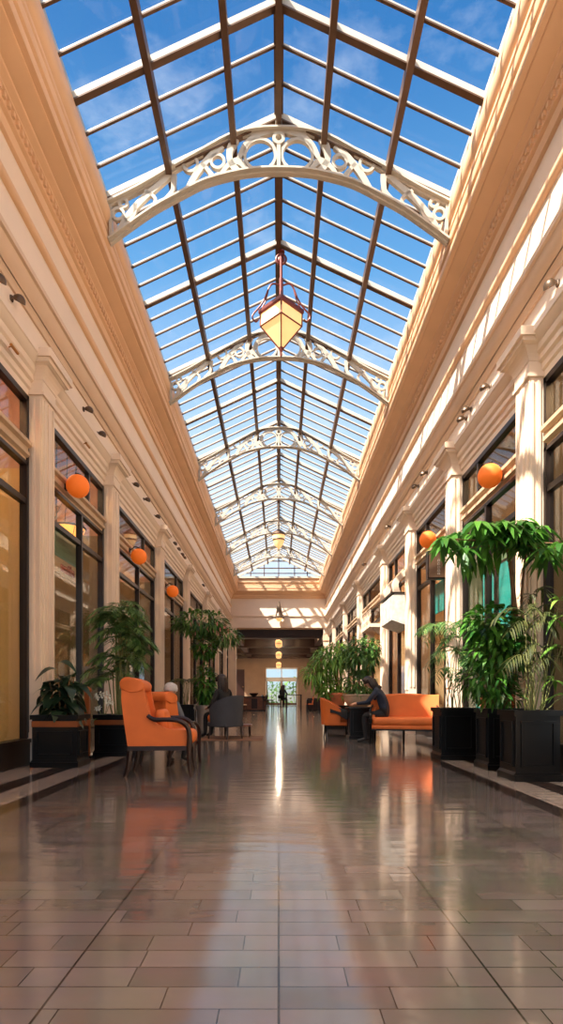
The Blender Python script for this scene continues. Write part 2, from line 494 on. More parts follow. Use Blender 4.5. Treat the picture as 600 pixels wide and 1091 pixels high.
far_b = MB()
for y in bars_y:
    for s in (-1, 1):
        if y < 4.7: continue
        if nb < 100:
            if s not in proto_b:
                proto_b[s] = slope_beam(s, y, 0.022, 0.05, 'glazing_bar', M_['bar'], 0.036)
            else:
                c = proto_b[s].copy(); COL.objects.link(c); c.location = (0, y, 0)
            nb += 1
        else:
            me = proto_b[s].data
            far_b.add([(v.co.x, v.co.y+y, v.co.z) for v in me.vertices], [tuple(p.vertices) for p in me.polygons])
            far_b.mi[-len(me.polygons):] = [p.material_index for p in me.polygons]
if far_b.v:
    o = far_b.build('glazing_bar', [M_['bar'], M_['purlin']], sky); o['kind'] = 'stuff'
for fr in (0.37, 0.74):
    for s in (-1, 1):
        x = XE*(1-fr)
        b = MB(); b.box(s*x-0.045, s*x+0.045, 2.0, 37.2, roof(x)-0.20, roof(x)-0.02)
        b.build('purlin', M_['purlin'], sky)
b = MB(); b.box(-0.045, 0.045, 2.0, 37.2, Z(HR)-0.24, Z(HR)-0.01); b.box(-0.07, 0.07, 2.0, 37.2, Z(HR)-0.06, Z(HR)+0.03)
b.build('ridge_beam', M_['purlin'], sky)
for s in (-1, 1):
    b = MB(); b.box(s*(XE-0.02), s*(XE+0.05), 2.0, 37.2, Z(7.86), Z(HE)+0.06)
    b.build('eave_plate', M_['bar'], sky)

# gable window at the far end
gw = empty('window_1', (0, 37.25, 0), kind='structure')
b = MB(); b.prism([(-XE, Z(7.87)), (XE, Z(7.87)), (0, Z(HR)+0.02)], 'y', 0.02, 0.03); b.build('pane', M_['sky_glass'], gw)
b = MB()
for x in (-1.85, -0.95, 0.0, 1.05, 1.9):
    b.box(x-0.03, x+0.03, -0.03, 0.05, Z(7.83), roof(x)-0.02)
for h in (8.48, 8.95):
    xx = XE*(HR-h)/(HR-HE); b.box(-xx, xx, -0.03, 0.05, Z(h)-0.03, Z(h)+0.03)
for h in (8.14,):
    b.box(-2.3, 2.3, -0.03, 0.05, Z(h)-0.025, Z(h)+0.025)
b.build('mullion', M_['purlin'], gw)
b = MB(); b.bar([(-2.78, Z(7.90)), (0, Z(HR)-0.02), (2.78, Z(7.90))], 0.12, -0.05, 0.08); b.box(-2.72, 2.72, -0.05, 0.4, Z(7.82), Z(7.93)); b.build('frame', M_['steel'], gw)

# ------------------------------------------------------------------ arched trusses
LOW = [(2.56,6.86),(2.37,7.0),(1.90,7.33),(1.50,7.55),(1.10,7.75),(0.61,7.88),(0.3,7.92),(0,7.93)]
UPP = [(2.62,7.40),(2.1,7.66),(1.65,7.92),(1.15,8.20),(0.76,8.41),(0.45,8.50),(0.2,8.53),(0,8.535)]
LOW = [(x*K, h*K) for x, h in LOW]; UPP = [(x*K, h*K) for x, h in UPP]
def smooth(pts, n=3):
    out = []
    P = [Vector(p) for p in pts]
    for i in range(len(P)-1):
        p0 = P[max(i-1,0)]; p1 = P[i]; p2 = P[i+1]; p3 = P[min(i+2,len(P)-1)]
        for k in range(n):
            t = k/n
            out.append(0.5*((2*p1)+(p2-p0)*t+(2*p0-5*p1+4*p2-p3)*t*t+(3*p1-p0-3*p2+p3)*t**3))
    out.append(P[-1]); return [tuple(q) for q in out]
def full(pts):
    p = smooth(pts); r = [(-x, h) for x, h in reversed(p[:-1])]
    return [(x, Z(h)) for x, h in p + r]
BR = [ # (points, width) web members of the right half
    ([(2.45,6.93),(2.30,7.20),(2.02,7.52),(1.62,7.86)], [0.05,0.09,0.10,0.07]),
    ([(1.90,7.33),(1.86,7.50),(2.02,7.62)], [0.07,0.05,0.05]),
    ([(1.72,7.45),(1.60,7.62),(1.58,7.86)], [0.10,0.06,0.09]),
    ([(1.38,7.62),(1.22,7.90),(1.02,8.14),(0.86,8.30)], [0.09,0.10,0.10,0.12]),
    ([(0.98,7.80),(1.06,7.92),(1.16,8.02)], [0.09,0.06,0.06]),
    ([(0.62,7.90),(0.72,8.04),(0.74,8.2),(0.66,8.40)], [0.12,0.09,0.10,0.14]),
    ([(0.60,8.10),(0.50,8.30),(0.34,8.44),(0.12,8.50)], [0.07,0.09,0.09,0.06]),
    ([(0.86,7.86),(0.78,7.98),(0.62,8.06),(0.52,7.98),(0.46,7.9)], [0.07,0.07,0.12,0.07,0.07]),
    ([(2.33,7.16),(2.18,7.24),(2.16,7.42)], [0.07,0.04,0.06]),
]
RG = [(2.42,7.27,0.085),(2.34,7.43,0.06),(0.28,8.16,0.235),(1.33,8.02,0.11),(0.92,8.06,0.10)]
BR = [([(x*K, h*K) for x, h in p], w) for p, w in BR]; RG = [(x*K, h*K, q*K) for x, h, q in RG]
def ring(b, cx, cz, r, w, y0, y1, n=20):
    p = [(cx+r*math.cos(2*PI*k/n), cz+r*math.sin(2*PI*k/n)) for k in range(n+1)]
    b.bar(p, w, y0, y1)
def make_truss():
    t = empty('arched_truss', (0, 8.5*K, 0))
    b = MB(); b.bar(full(LOW), 0.085, -0.02, 0.02); b.bar(full(LOW), 0.03, -0.085, 0.085); b.build('lower_chord', M_['steel'], t)
    b = MB(); b.bar(full(UPP), 0.10, -0.02, 0.02); b.bar(full(UPP), 0.03, -0.085, 0.085); uc = b.build('upper_chord', M_['steel'], t)
    for s in (-1, 1):
        for pts, w in BR:
            ps = smooth(pts, 4); ws = []
            for i in range(len(ps)):
                q = i/4; a = int(min(q, len(w)-1)); c = min(a+1, len(w)-1); ws.append(w[a]+(w[c]-w[a])*(q-a))
            b = MB(); b.bar([(s*x, Z(h)) for x, h in ps], ws, -0.03, 0.03); b.build('brace', M_['steel'], t)
        for cx, ch, r in RG:
            b = MB(); ring(b, s*cx, Z(ch), r, 0.045, -0.03, 0.03); b.build('ring', M_['steel'], t)
        b = MB(); b.bar([(s*2.52*K,Z(6.90*K)),(s*2.54*K,Z(7.4*K))], 0.05, -0.04, 0.04); b.build('end_plate', M_['steel'], t)
    b = MB(); ring(b, 0, Z(8.40*K), 0.075, 0.05, -0.045, 0.045); b.box(-0.03, 0.03, -0.04, 0.04, Z(7.93*K), Z(8.34*K)); b.build('boss', M_['steel'], t)
    b = MB(); b.box(-0.05, 0.05, -0.04, 0.04, Z(8.53*K), Z(HR)-0.08); b.build('hanger', M_['steel'], t)
    return t
tr_lab = ['cream arched truss with pierced webs, nearest the viewer and largest',
          'second arched truss from the front, behind the big amber lantern',
          'third arched truss from the front under the glass roof',
          'fourth arched truss from the front under the glass roof',
          'fifth arched truss from the front, just before the small amber lantern',
          'farthest arched truss, last before the gable window']
t0 = make_truss()
for i, lb in enumerate(tr_lab):
    o = t0 if i == 0 else copy_tree(t0)
    o.location = (0, K*(8.5+4.7*i), 0)
    tag(o, lb, 'roof truss', 'arched trusses under the skylight')

# ------------------------------------------------------------------ pilasters
def make_pilaster(s):
    r = empty('pilaster')
    sh = MB()
    sh.box(s*XW, s*3.50, 0, PWID, 0.40, Z(4.12))
    for (a, c) in ((0.05,0.09),(0.17,0.25),(0.33,0.37)):      # raised fillets on the hall face
        sh.box(s*(XW-0.018), s*XW, a, c, 1.15, Z(4.05))
    sh.box(s*(XW-0.018), s*XW, 0.03, PWID-0.03, 1.08, 1.15)
    for (a, c) in ((0.02,0.05),(0.10,0.14)):
        sh.box(s*(XW+a), s*(XW+c), -0.018, 0, 1.15, Z(4.05))
    sh.build('shaft', M_['pil'], r)
    bs = MB()
    bs.box(s*(XW-0.04), s*3.50, -0.04, PWID+0.04, 0, 0.36)
    bs.prism([(s*(XW-0.04),0.36),(s*(XW-0.0),0.43),(s*3.50,0.43),(s*3.50,0.36)], 'y', -0.02, PWID+0.02)
    bs.build('base', M_['pil'], r)
    cp = MB()
    def ringb(o, z0, o2, z1):
        vs = []
        for (q, z) in ((o, z0), (o2, z1)):
            vs += [(s*(XW-q), -q, z), (s*3.50, -q, z), (s*3.50, PWID+q, z), (s*(XW-q), PWID+q, z)]
        cp.add(vs, [(3,2,1,0),(4,5,6,7),(0,1,5,4),(1,2,6,5),(2,3,7,6),(3,0,4,7)])
    ringb(0.03, Z(4.10), 0.03, Z(4.14)); ringb(0.012, Z(4.14), 0.012, Z(4.30))
    pr = [(0.02,4.30),(0.028,4.34),(0.045,4.38),(0.07,4.42),(0.10,4.455),(0.135,4.48)]
    for (a, c) in zip(pr, pr[1:]): ringb(a[0], Z(a[1]), c[0], Z(c[1]))
    ringb(0.15, Z(4.48), 0.16, Z(4.53)); ringb(0.19, Z(4.53), 0.19, Z(4.64))
    cp.build('capital', M_['pil'], r)
    return r
place = {-1: ['left','beside the tan display window at the left edge','behind the rubber plant','behind the palm and the orange armchair','third visible along the left side','beside the seated dark-haired woman','second from the far end on the left','last before the lobby on the left'],
         1: ['right','behind the big umbrella tree','behind the black planter next to the sofa','behind the orange sofa','beside the white marble hood','behind the tree in the tan bowl','second from the far end on the right','last before the lobby on the right']}
plab = {-1: ['cream pilaster of the left wall, nearest the viewer', 'cream pilaster between the tan display window and the rubber plant',
             'cream pilaster behind the tall palm on the left', 'third cream pilaster seen along the left wall',
             'fourth cream pilaster seen along the left wall', 'fifth cream pilaster seen along the left wall, near the woman',
             'next to last cream pilaster on the left wall', 'last cream pilaster of the left wall, before the lobby'],
        1: ['cream pilaster of the right wall, nearest the viewer', 'sunlit pilaster behind the umbrella tree canopy, by the right edge',
            'sunlit pilaster between the two right orange globes', 'sunlit pilaster beside the hanging black sign box and sofa',
            'sunlit pilaster under the white marble hood', 'sunlit pilaster behind the weeping tree in the tan bowl',
            'next to last sunlit pilaster of the right wall', 'last sunlit pilaster of the right wall, before the lobby']}
for s, ys in ((-1, PL), (1, PR)):
    p0 = make_pilaster(s)
    for i, y in enumerate(ys):
        o = p0 if i == 0 else copy_tree(p0)
        o.location = (0, y, 0)
        tag(o, plab[s][i], 'pilaster', 'pilasters along the %s wall' % ('left' if s < 0 else 'right'))

# ------------------------------------------------------------------ shopfront bays
LM = [(3.50,4.08),(3.40,4.08),(3.40,4.17),(3.37,4.19),(3.37,4.27),(3.33,4.29),(3.33,4.36),(3.295,4.39),(3.28,4.43),(3.28,4.46),(3.24,4.49),(3.205,4.55),(3.19,4.56),(3.19,4.64),(3.50,4.64)]
BM = [(3.50,3.18),(3.41,3.18),(3.41,3.22),(3.36,3.24),(3.36,3.29),(3.385,3.30),(3.385,3.35),(3.33,3.37),(3.33,3.42),(3.50,3.42)]
nwin = [1]
def bay(s, y0, y1, split=0.58, back='olive', upper='pinkwall', depth=5.0, low_split=True):
    nwin[0] += 1
    w = empty('window_%d' % nwin[0], (0, 0, 0), kind='structure')
    X = lambda x: s*x
    b = MB(); b.prism([(X(x), Z(h)) for x, h in LM], 'y', y0, y1); b.build('lintel_moulding', M_['wall'], w, sharp=25)
    b = MB(); b.prism([(X(x), Z(h)) for x, h in BM], 'y', y0+0.06, y1-0.06); b.build('transom_beam', M_['beam'], w, sharp=25)
    b = MB(); b.box(X(3.37), X(3.52), y0, y1, 0, 0.30); b.box(X(3.35), X(3.52), y0, y1, 0.30, 0.35); b.build('bulkhead', M_['frame'], w)
    fr = MB()
    fr.box(X(3.40), X(3.50), y0, y0+0.07, 0.35, Z(4.08)); fr.box(X(3.40), X(3.50), y1-0.07, y1, 0.35, Z(4.08))
    fr.box(X(3.40), X(3.50), y0, y1, Z(4.0), Z(4.08)); fr.box(X(3.40), X(3.50), y0, y1, Z(3.42), Z(3.47)); fr.box(X(3.40), X(3.50), y0, y1, Z(3.13), Z(3.18))
    fr.build('frame', M_['frame'], w)
    ym = y0 + (y1-y0)*split
    if low_split:
        b = MB(); b.box(X(3.40), X(3.50), ym-0.035, ym+0.035, 0.35, Z(3.15)); b.build('mullion', M_['frame'], w)
        b = MB(); b.box(X(3.41), X(3.49), y0+0.07, y1-0.07, Z(2.60), Z(2.68)); b.build('transom_bar', M_['frame'], w)
    else:
        b = MB(); b.box(X(3.41), X(3.49), y0+0.07, y1-0.07, Z(2.60), Z(2.68)); b.build('transom_bar', M_['frame'], w)
    yu = y0 + (y1-y0)*0.72
    b = MB(); b.box(X(3.41), X(3.49), yu-0.03, yu+0.03, Z(3.45), Z(4.02)); b.build('mullion', M_['frame'], w)
    b = MB(); b.box(X(3.449), X(3.455), y0+0.06, y1-0.06, 0.35, Z(3.15)); b.build('pane', M_['glass'], w)
    b = MB(); b.box(X(3.449), X(3.455), y0+0.06, y1-0.06, Z(3.46), Z(4.02)); b.build('pane', M_['glass'], w)
    # the shop behind
    b = MB(); b.box(X(depth), X(depth+0.12), y0-0.4, y1, 0, Z(3.15)); b.box(X(depth), X(depth+0.12), y0-0.4, y1, Z(3.15), Z(4.64), 1)
    tag(b.build('wall_shop', [M_[back], M_[upper]]), kind='structure')
    b = MB(); b.box(X(3.54), X(depth), y1+0.1, y1+0.3, 0, Z(3.15)); b.box(X(3.54), X(depth), y1+0.1, y1+0.3, Z(3.15), Z(4.64), 1)
    tag(b.build('wall_partition', [M_[back], M_[upper]]), kind='structure')
    return w
stylesL = [('tanwall','pinkwall',4.0,False),('olive','pinkwall',5.2,True),('olive','pinkwall',5.2,True),('lobby','lobby',5.2,True),('lobby','lobby',5.2,True),('lobby','lobby',5.2,True),('lobby','lobby',5.2,True)]
stylesR = [('olive','olive',5.0,True),('greenwall','lobby',5.2,True),('peach','lobby',5.2,True),('peach','peach',5.2,True),('peach','lobby',5.2,True),('peach','lobby',5.2,True),('peach','lobby',5.2,True)]
shop_fill_lamps = []
for s, ys, st in ((-1, PL, stylesL), (1, PR, stylesR)):
    for i in range(len(ys)):
        y0 = ys[i]+PWID; y1 = ys[i+1] if i+1 < len(ys) else YE
        k = st[min(i, len(st)-1)]
        bay(s, y0, y1, 0.58, k[0], k[1], k[2], k[3])
        shop_fill_lamps.append((s, (y0+y1)/2, (y1-y0), k[2]))
# first stretch of wall beside the viewer
for s, ys in ((-1, PL), (1, PR)):
    b = MB(); b.box(s*3.35, s*3.95, Y0, ys[0]-0.22, 0, Z(4.64))
    tag(b.build('wall_near_'+('left' if s < 0 else 'right'), M_['wall']), kind='structure')
for s, nm in ((-1,'left'),(1,'right')):
    b = MB(); b.box(s*3.95, s*6.5, Y0, YE, Z(4.64), Z(4.76)); tag(b.build('ceiling_shops_'+nm, M_['lobceil']), kind='structure')

# lamps added under the shop ceilings to brighten shops and hall
fill_lamp0 = None
for (s, yc, ln, dp) in shop_fill_lamps:
    if fill_lamp0 is None:
        fill_lamp0 = empty('ceiling_lamp')
        b = MB(); b.lathe([(0.02,0),(0.22,0),(0.24,0.02),(0.24,0.05),(0.10,0.07),(0.10,0.09)], n=20); hs_ = b.build('housing', M_['bar'], fill_lamp0)
        b = MB(); b.lathe([(0.03,-0.03),(0.12,-0.025),(0.19,-0.004),(0.20,-0.001)], n=20); b.build('diffuser', M_['fill_glow'], hs_)
        o = fill_lamp0
    else: o = copy_tree(fill_lamp0)
    o.location = (s*(dp+3.5)/2, yc, Z(4.64)-0.09) if dp > 4.2 else (s*3.75, yc, Z(4.64)-0.09)
    tag(o, 'added round fill lamp inside a shop behind the glass', 'lamp', 'added shop fill lamps')

# ------------------------------------------------------------------ lobby
for x in (-3.9, -1.6, 1.6, 3.9):
    for y in (41.6, 47.8, 53.9):  # extra lamps added to lift the dim lobby
        o = copy_tree(fill_lamp0); o.location = (x, y, Z(4.55)-0.09)
        tag(o, 'added round fill lamp between the dark beams of the lobby', 'lamp', 'added lobby fill lamps')
b = MB()
def fill_window_wall(b, x0, x1):  # unseen side openings, added so daylight brightens the lobby ceiling
    b.box(x0, x1, YE+0.3, 58, 0, 0.7); b.box(x0, x1, YE+0.3, 58, 3.9, Z(4.6))
    for q in (YE+0.3, 42.2, 47.0, 52.0, 57.2): b.box(x0, x1, q, q+0.8, 0.7, 3.9)
fill_window_wall(b, -5.2, -5.0); tag(b.build('wall_lobby_left', M_['lobby']), kind='structure')
b = MB(); fill_window_wall(b, 5.0, 5.2); tag(b.build('wall_lobby_right', M_['lobby']), kind='structure')
b = MB(); b.box(-5.2, 5.2, YE+0.3, 58.2, Z(4.55), Z(4.7)); tag(b.build('ceiling_lobby', M_['lobceil']), kind='structure')
b = MB(); b.box(-5.2, -1.35, 58, 58.2, 0, Z(4.6)); b.box(1.95, 5.2, 58, 58.2, 0, Z(4.6)); b.box(-1.35, 1.95, 58, 58.2, Z(2.95), Z(4.6))
tag(b.build('wall_lobby_end', M_['lobby']), kind='structure')
k = 8
for y, hb in ((38.4, 3.98), (44.2, 3.85), (51.0, 3.85), (56.5, 3.85)):
    k += 1; b = MB(); b.box(-5, 5, y, y+0.45, Z(hb), Z(4.55)); b.box(-5, 5, y-0.06, y+0.51, Z(hb)+0.1, Z(hb)+0.18)
    tag(b.build('trim_%d' % k, M_['wood']), kind='structure')
for x in (-2.9, 3.0):
    k += 1; b = MB(); b.box(x-0.2, x+0.2, 38.85, 56.5, Z(3.95), Z(4.55)); tag(b.build('trim_%d' % k, M_['wood']), kind='structure')
dr = empty('door_1', (0, 58.0, 0), kind='structure')
b = MB()
for x in (-1.35, 0.25, 1.87): b.box(x, x+0.09, -0.06, 0.12, 0, Z(2.95))
b.box(-1.35, 1.95, -0.06, 0.12, Z(2.82), Z(2.95)); b.box(-1.35, 1.95, -0.06, 0.12, Z(1.55), Z(1.95))
b.build('frame', M_['bar'], dr)
for x0, x1 in ((-1.26, 0.25), (0.34, 1.87)):
    b = MB()
    b.box(x0, x0+0.09, 0, 0.06, 0.02, Z(1.55)); b.box(x1-0.09, x1, 0, 0.06, 0.02, Z(1.55)); b.box(x0, x1, 0, 0.06, 0.02, 0.25)
    lf = b.build('door_leaf', M_['purlin'], dr)
    b = MB(); b.box(x0+0.09, x1-0.09, 0.02, 0.03, 0.25, Z(1.55)); b.build('pane', M_['glass'], lf)
    b = MB(); xh = x1-0.14 if x0 < 0 else x0+0.14; b.tube([(xh,-0.05,0.9),(xh,-0.05,1.5)], 0.02, 8); b.build('handle', M_['brass'], lf)
b = MB(); b.box(-1.26, 1.87, 0.02, 0.03, Z(1.95), Z(2.82)); b.build('pane', M_['glass'], dr)
# planting outside the doors
b = MB(); random.seed(5)
for i in range(500):
    p = (random.uniform(-5,5), random.uniform(63,65), random.uniform(0,1)**1.5*3.0)
    b.leaf(p, (random.uniform(-1,1), random.uniform(-1,0.2), random.uniform(-0.2,1)), 0.6, 0.3, 0.3)
for i in range(14):
    x = random.uniform(-5,5); b.tube([(x,64,0),(x+random.uniform(-.3,.3),64,2.5)], 0.04, 6)
tag(b.build('hedge_foliage', M_['lf_light']), 'sunny green planting outside the glass entrance doors', 'hedge')
# ------------------------------------------------------------------ hanging lanterns
def big_lantern():
    r = empty('pendant_lantern', (0.05, 10.85*K, CAMZ*(1-K)), 0,
              'large four-sided amber glass lantern with red metal frame hanging from the ridge', 'lantern')
    r.scale = (K, K, K)
    top = Z(HR/K)-0.22
    b = MB(); b.tube([(0,0,top),(0,0,Z(7.70))], 0.028, 10); b.tube([(0,0,Z(8.05)),(0,0,Z(7.62))], 0.042, 10)
    b.lathe([(0.02,0),(0.07,0.01),(0.07,0.03),(0.02,0.05)], (0,0,top-0.05)); b.build('stem', M_['red'], r)
    b = MB(); p = [(0.095*math.cos(2*PI*k/20), 0, Z(8.42)+0.095*math.sin(2*PI*k/20)) for k in range(21)]
    b.tube(p, 0.022, 8); b.ell((0,0,Z(8.42)), (0.07,0.02,0.07)); b.build('roundel', M_['red'], r)
    def sq(q, z): return [(0,-q,z),(q,0,z),(0,q,z),(-q,0,z)]
    def frus(b, rows):
        vs = []; fs = []
        for q, z in rows: vs += sq(q, z)
        for i in range(len(rows)-1):
            for k in range(4): fs.append((i*4+k, i*4+(k+1) % 4, (i+1)*4+(k+1) % 4, (i+1)*4+k))
        fs.append((3,2,1,0)); n = (len(rows)-1)*4; fs.append((n,n+1,n+2,n+3)); b.add(vs, fs)
    zt, zm, zb = Z(7.36), Z(7.13), Z(6.70)
    b = MB(); frus(b, [(0.395, zm), (0.40, zt)]); frus(b, [(0.03, zb), (0.395, zm)]); sh_ = b.build('shade', M_['lantern'], r, sharp=10)
    b = MB(); frus(b, [(0.42, zt), (0.44, zt+0.03), (0.44, zt+0.09), (0.36, zt+0.11)]); b.build('crown', M_['red'], r, sharp=10)
    b = MB(); A = sq(0.40, zm); T = sq(0.405, zt); B = sq(0.035, zb)
    for k in range(4):
        b.tube([A[k], A[(k+1) % 4]], 0.014, 6); b.tube([A[k], T[k]], 0.014, 6); b.tube([A[k], B[k]], 0.013, 6)
    b.lathe([(0.012,-0.16),(0.022,-0.12),(0.014,-0.08),(0.04,-0.03),(0.045,0.02)], (0,0,zb), 10); b.build('came', M_['red'], sh_)
    for k in range(4):
        a = PI/2*k - PI/2; c, s_ = math.cos(a), math.sin(a)
        def q(x, z): return (c*x, s_*x, Z(z))
        b = MB(); b.tube([q(x,z) for x, z in smooth([(0.03,7.92),(0.16,7.95),(0.24,7.86),(0.32,7.66),(0.42,7.50),(0.54,7.36),(0.55,7.28),(0.49,7.22),(0.44,7.26)], 4)], 0.016, 6)
        b.tube([q(x,z) for x, z in smooth([(0.24,7.86),(0.30,7.62),(0.38,7.47)], 4)], 0.013, 6)
        b.build('scroll_arm', M_['red'], r)
    return r
big_lantern()
r = empty('pendant_lantern', (0.0, 24.95*K, CAMZ*(1-K)), 0, 'small acorn-shaped amber lantern hanging far down the hall below the glass roof', 'lantern'); r.scale = (K, K, K)
b = MB(); b.tube([(0,0,Z(HR/K)-0.2),(0,0,Z(7.35))], 0.03, 8); b.build('stem', M_['purlin'], r)
b = MB(); b.lathe([(0.30,7.13),(0.31,7.17),(0.26,7.26),(0.12,7.36),(0.04,7.42)], (0,0,CAMZ), 20); b.build('cap', M_['purlin'], r)
b = MB(); b.lathe([(0.02,6.52),(0.10,6.60),(0.22,6.80),(0.27,7.0),(0.28,7.13)], (0,0,CAMZ), 20); b.build('shade', M_['lantern'], r)
b = MB(); b.lathe([(0.265,6.90),(0.275,6.92),(0.275,6.94),(0.265,6.96)], (0,0,CAMZ), 20); b.lathe([(0.01,6.45),(0.03,6.50),(0.02,6.55)], (0,0,CAMZ), 8); b.build('band', M_['purlin'], r)
r = empty('bell_lantern', (0.03, 37.45, 0), 0, 'bronze bell-shaped lantern bracketed on the end wall above the lobby opening', 'lantern')
b = MB(); b.tube([(0,0.40,Z(6.30)),(0,0.1,Z(6.34)),(0,0,Z(6.30))], 0.03, 8); b.build('bracket', M_['purlin'], r)
b = MB(); b.lathe([(0.33,5.20),(0.34,5.26),(0.30,5.30),(0.24,5.36),(0.20,5.60),(0.15,5.86),(0.08,6.1),(0.04,6.32)], (0,0,CAMZ), 16); b.build('hood', M_['spot'], r)
b = MB(); b.lathe([(0.05,4.98),(0.16,5.04),(0.22,5.20)], (0,0,CAMZ), 16); b.build('shade', M_['lantern'], r)
for y, h, lb in ((41.3, 3.85, 'nearest of the three amber lobby pendants, under the first coffer'), (47.6, 3.48, 'middle one of the three amber lobby pendants'), (54.0, 3.0, 'farthest of the three amber lobby pendants, above the glass doors')):
    r = empty('lobby_pendant', (0.0, y, 0), 0, lb, 'lantern', 'lobby pendants')
    b = MB(); b.tube([(0,0,Z(4.55)),(0,0,Z(h)+0.3)], 0.025, 8); b.build('stem', M_['purlin'], r)
    b = MB(); b.lathe([(0.05,-0.3),(0.2,-0.24),(0.26,0),(0.24,0.2),(0.1,0.3)], (0,0,Z(h)), 16); b.build('shade', M_['lantern'], r)
    ld = bpy.data.lights.get('pendant_bulb') or bpy.data.lights.new('pendant_bulb', 'POINT')
    ld.energy = 90; ld.color = (1.0, 0.80, 0.58); ld.shadow_soft_size = 0.06
    lo = bpy.data.objects.new('bulb', ld); COL.objects.link(lo); lo.parent = r; lo.location = (0.0, 0.12, Z(h)+0.36)
    b = MB(); b.lathe([(0.265,-0.02),(0.275,0),(0.265,0.02)], (0,0,Z(h)), 16); b.build('band', M_['red'], r)

# orange globes on brackets at the transom beams
GL = [(-1, 83, 518, 8.85, 'orange globe lamp over the rubber plant window, largest on the left'), (-1, 148, 593, 12.65, 'orange globe lamp above the tall palm, middle of the left three'),
      (-1, 184, 630, 16.7, 'orange globe lamp farthest along the left wall'), (1, 522, 507, 8.45, 'orange globe lamp above the umbrella tree, larger of the right two'),
      (1, 456, 575, 11.9, 'orange globe lamp above the black sign box, smaller of the right two')]
for s, px, py, d, lb in GL:
    p = at(px, py, d)
    r = empty('globe_lamp', (p[0], d, p[2]), 0, lb, 'globe lamp', 'orange globe lamps')
    b = MB(); b.ell((0,0,0), 0.178, 24); b.build('globe', M_['globe'], r)
    xo = s*3.34 - p[0]
    b = MB(); b.tube([(xo,0,Z(3.28)-p[2]),(xo*0.5,0,Z(3.36)-p[2]),(xo*0.15,0,0.215),(0,0,0.165)], 0.012, 8); b.lathe([(0.02,0.16),(0.045,0.17),(0.045,0.185),(0.015,0.21)], n=12); b.box(xo-0.015,xo+0.015,-0.04,0.04,Z(3.24)-p[2],Z(3.33)-p[2])
    b.build('bracket', M_['frame'], r)

# spotlights on the band above the shopfronts
SP = [(-1,1,296,0.08),(-1,22,318,.08),(-1,96,436,.07),(-1,110,462,.07),(-1,146,516,.07),(-1,158,532,.07),(-1,169,550,.07),(-1,187,580,.08),(-1,191,586,.08),(-1,195,592,.08),(-1,197,604,.08),(-1,217,629,.1),
      (1,584.5,302,.08),(1,515,412,.07),(1,495,436,.07),(1,490,446,.07),(1,450,504,.07),(1,441,518,.07),(1,412,557,.08),(1,387,601,.08)]
SPL = {-1: ['at the left edge of the picture, nearest the viewer','second from the front, before the tan window pilaster','above the rubber plant window, first of its pair','above the rubber plant window, second of its pair',
            'first of the three above the palm bay','middle of the three above the palm bay','last of the three above the palm bay','first of a tight row above the third bay','second of a tight row above the third bay','third of a tight row above the third bay','fourth of a tight row above the third bay','farthest along the left wall'],
       1: ['at the right edge, nearest the viewer and largest','above the umbrella tree bay, highest of three','above the umbrella tree bay, middle of three','above the umbrella tree bay, lowest of three','above the black sign box, first of its pair','above the black sign box, second of its pair','above the white marble hood','farthest along the right wall']}
cnt = {-1:0, 1:0}
for s, px, py, rad in SP:
    d = abs(3.18*600/(px-297)); p = at(px, py, d)
    hz = max(4.72, min(5.0, p[2]-CAMZ)); z = Z(hz)
    r = empty('spotlight', (s*3.30, d, z), 0, 'bronze spotlight on the %s wall, %s' % ('left' if s < 0 else 'right', SPL[s][cnt[s]]), 'spotlight', 'wall spotlights')
    cnt[s] += 1
    b = MB(); b.tube([(0,0,0),(-s*0.05,0,0.02),(-s*0.08,0,0.0)], 0.012, 6); b.lathe([(0.03,-0.03),(0.035,0),(0.03,0.03)], n=10); b.build('arm', M_['spot'], r)
    b = MB(); R = Matrix.Rotation(-s*math.radians(28), 4, 'Y') @ Matrix.Rotation(math.radians(20), 4, 'X'); b.M = Matrix.Translation((-s*0.11, 0, 0.0)) @ R
    b.lathe([(0.012,0.045),(0.04,0.035),(0.07,0.005),(rad,-0.04),(rad-0.006,-0.042),(0.05,-0.005),(0.01,0.01)], n=16); b.M = None
    sh_ = b.build('shade', M_['spot'], r)
    ld = bpy.data.lights.get('spot_beam')
    if ld is None:
        ld = bpy.data.lights.new('spot_beam', 'SPOT'); ld.energy = 55; ld.spot_size = math.radians(125); ld.spot_blend = 1.0
        ld.color = (1.0, 0.84, 0.66); ld.shadow_soft_size = 0.05
    lo = bpy.data.objects.new('lamp', ld); COL.objects.link(lo); lo.parent = r
    lo.location = (-s*0.15, 0, -0.05); lo.rotation_euler = Vector((-s*0.9, 0.2, -0.42)).to_track_quat('-Z', 'Y').to_euler()
for px, py, lb in ((12, 392, 'small brass picture light on the lintel of the tan window'), (91, 479, 'small brass picture light on the lintel above the rubber plant')):
    d = 3.3*600/(297-px); p = at(px, py, d)
    r = empty('picture_light', (-3.36, d, Z(4.30)), 0, lb, 'lamp')
    b = MB(); b.tube([(0,0,0),(0.06,0,0.02),(0.10,0,-0.01)], 0.008, 6); b.build('arm', M_['brass'], r)
    b = MB(); b.tube([(0.10,-0.09,-0.015),(0.10,0.09,-0.015)], 0.02, 8); b.build('tube', M_['brass'], r)

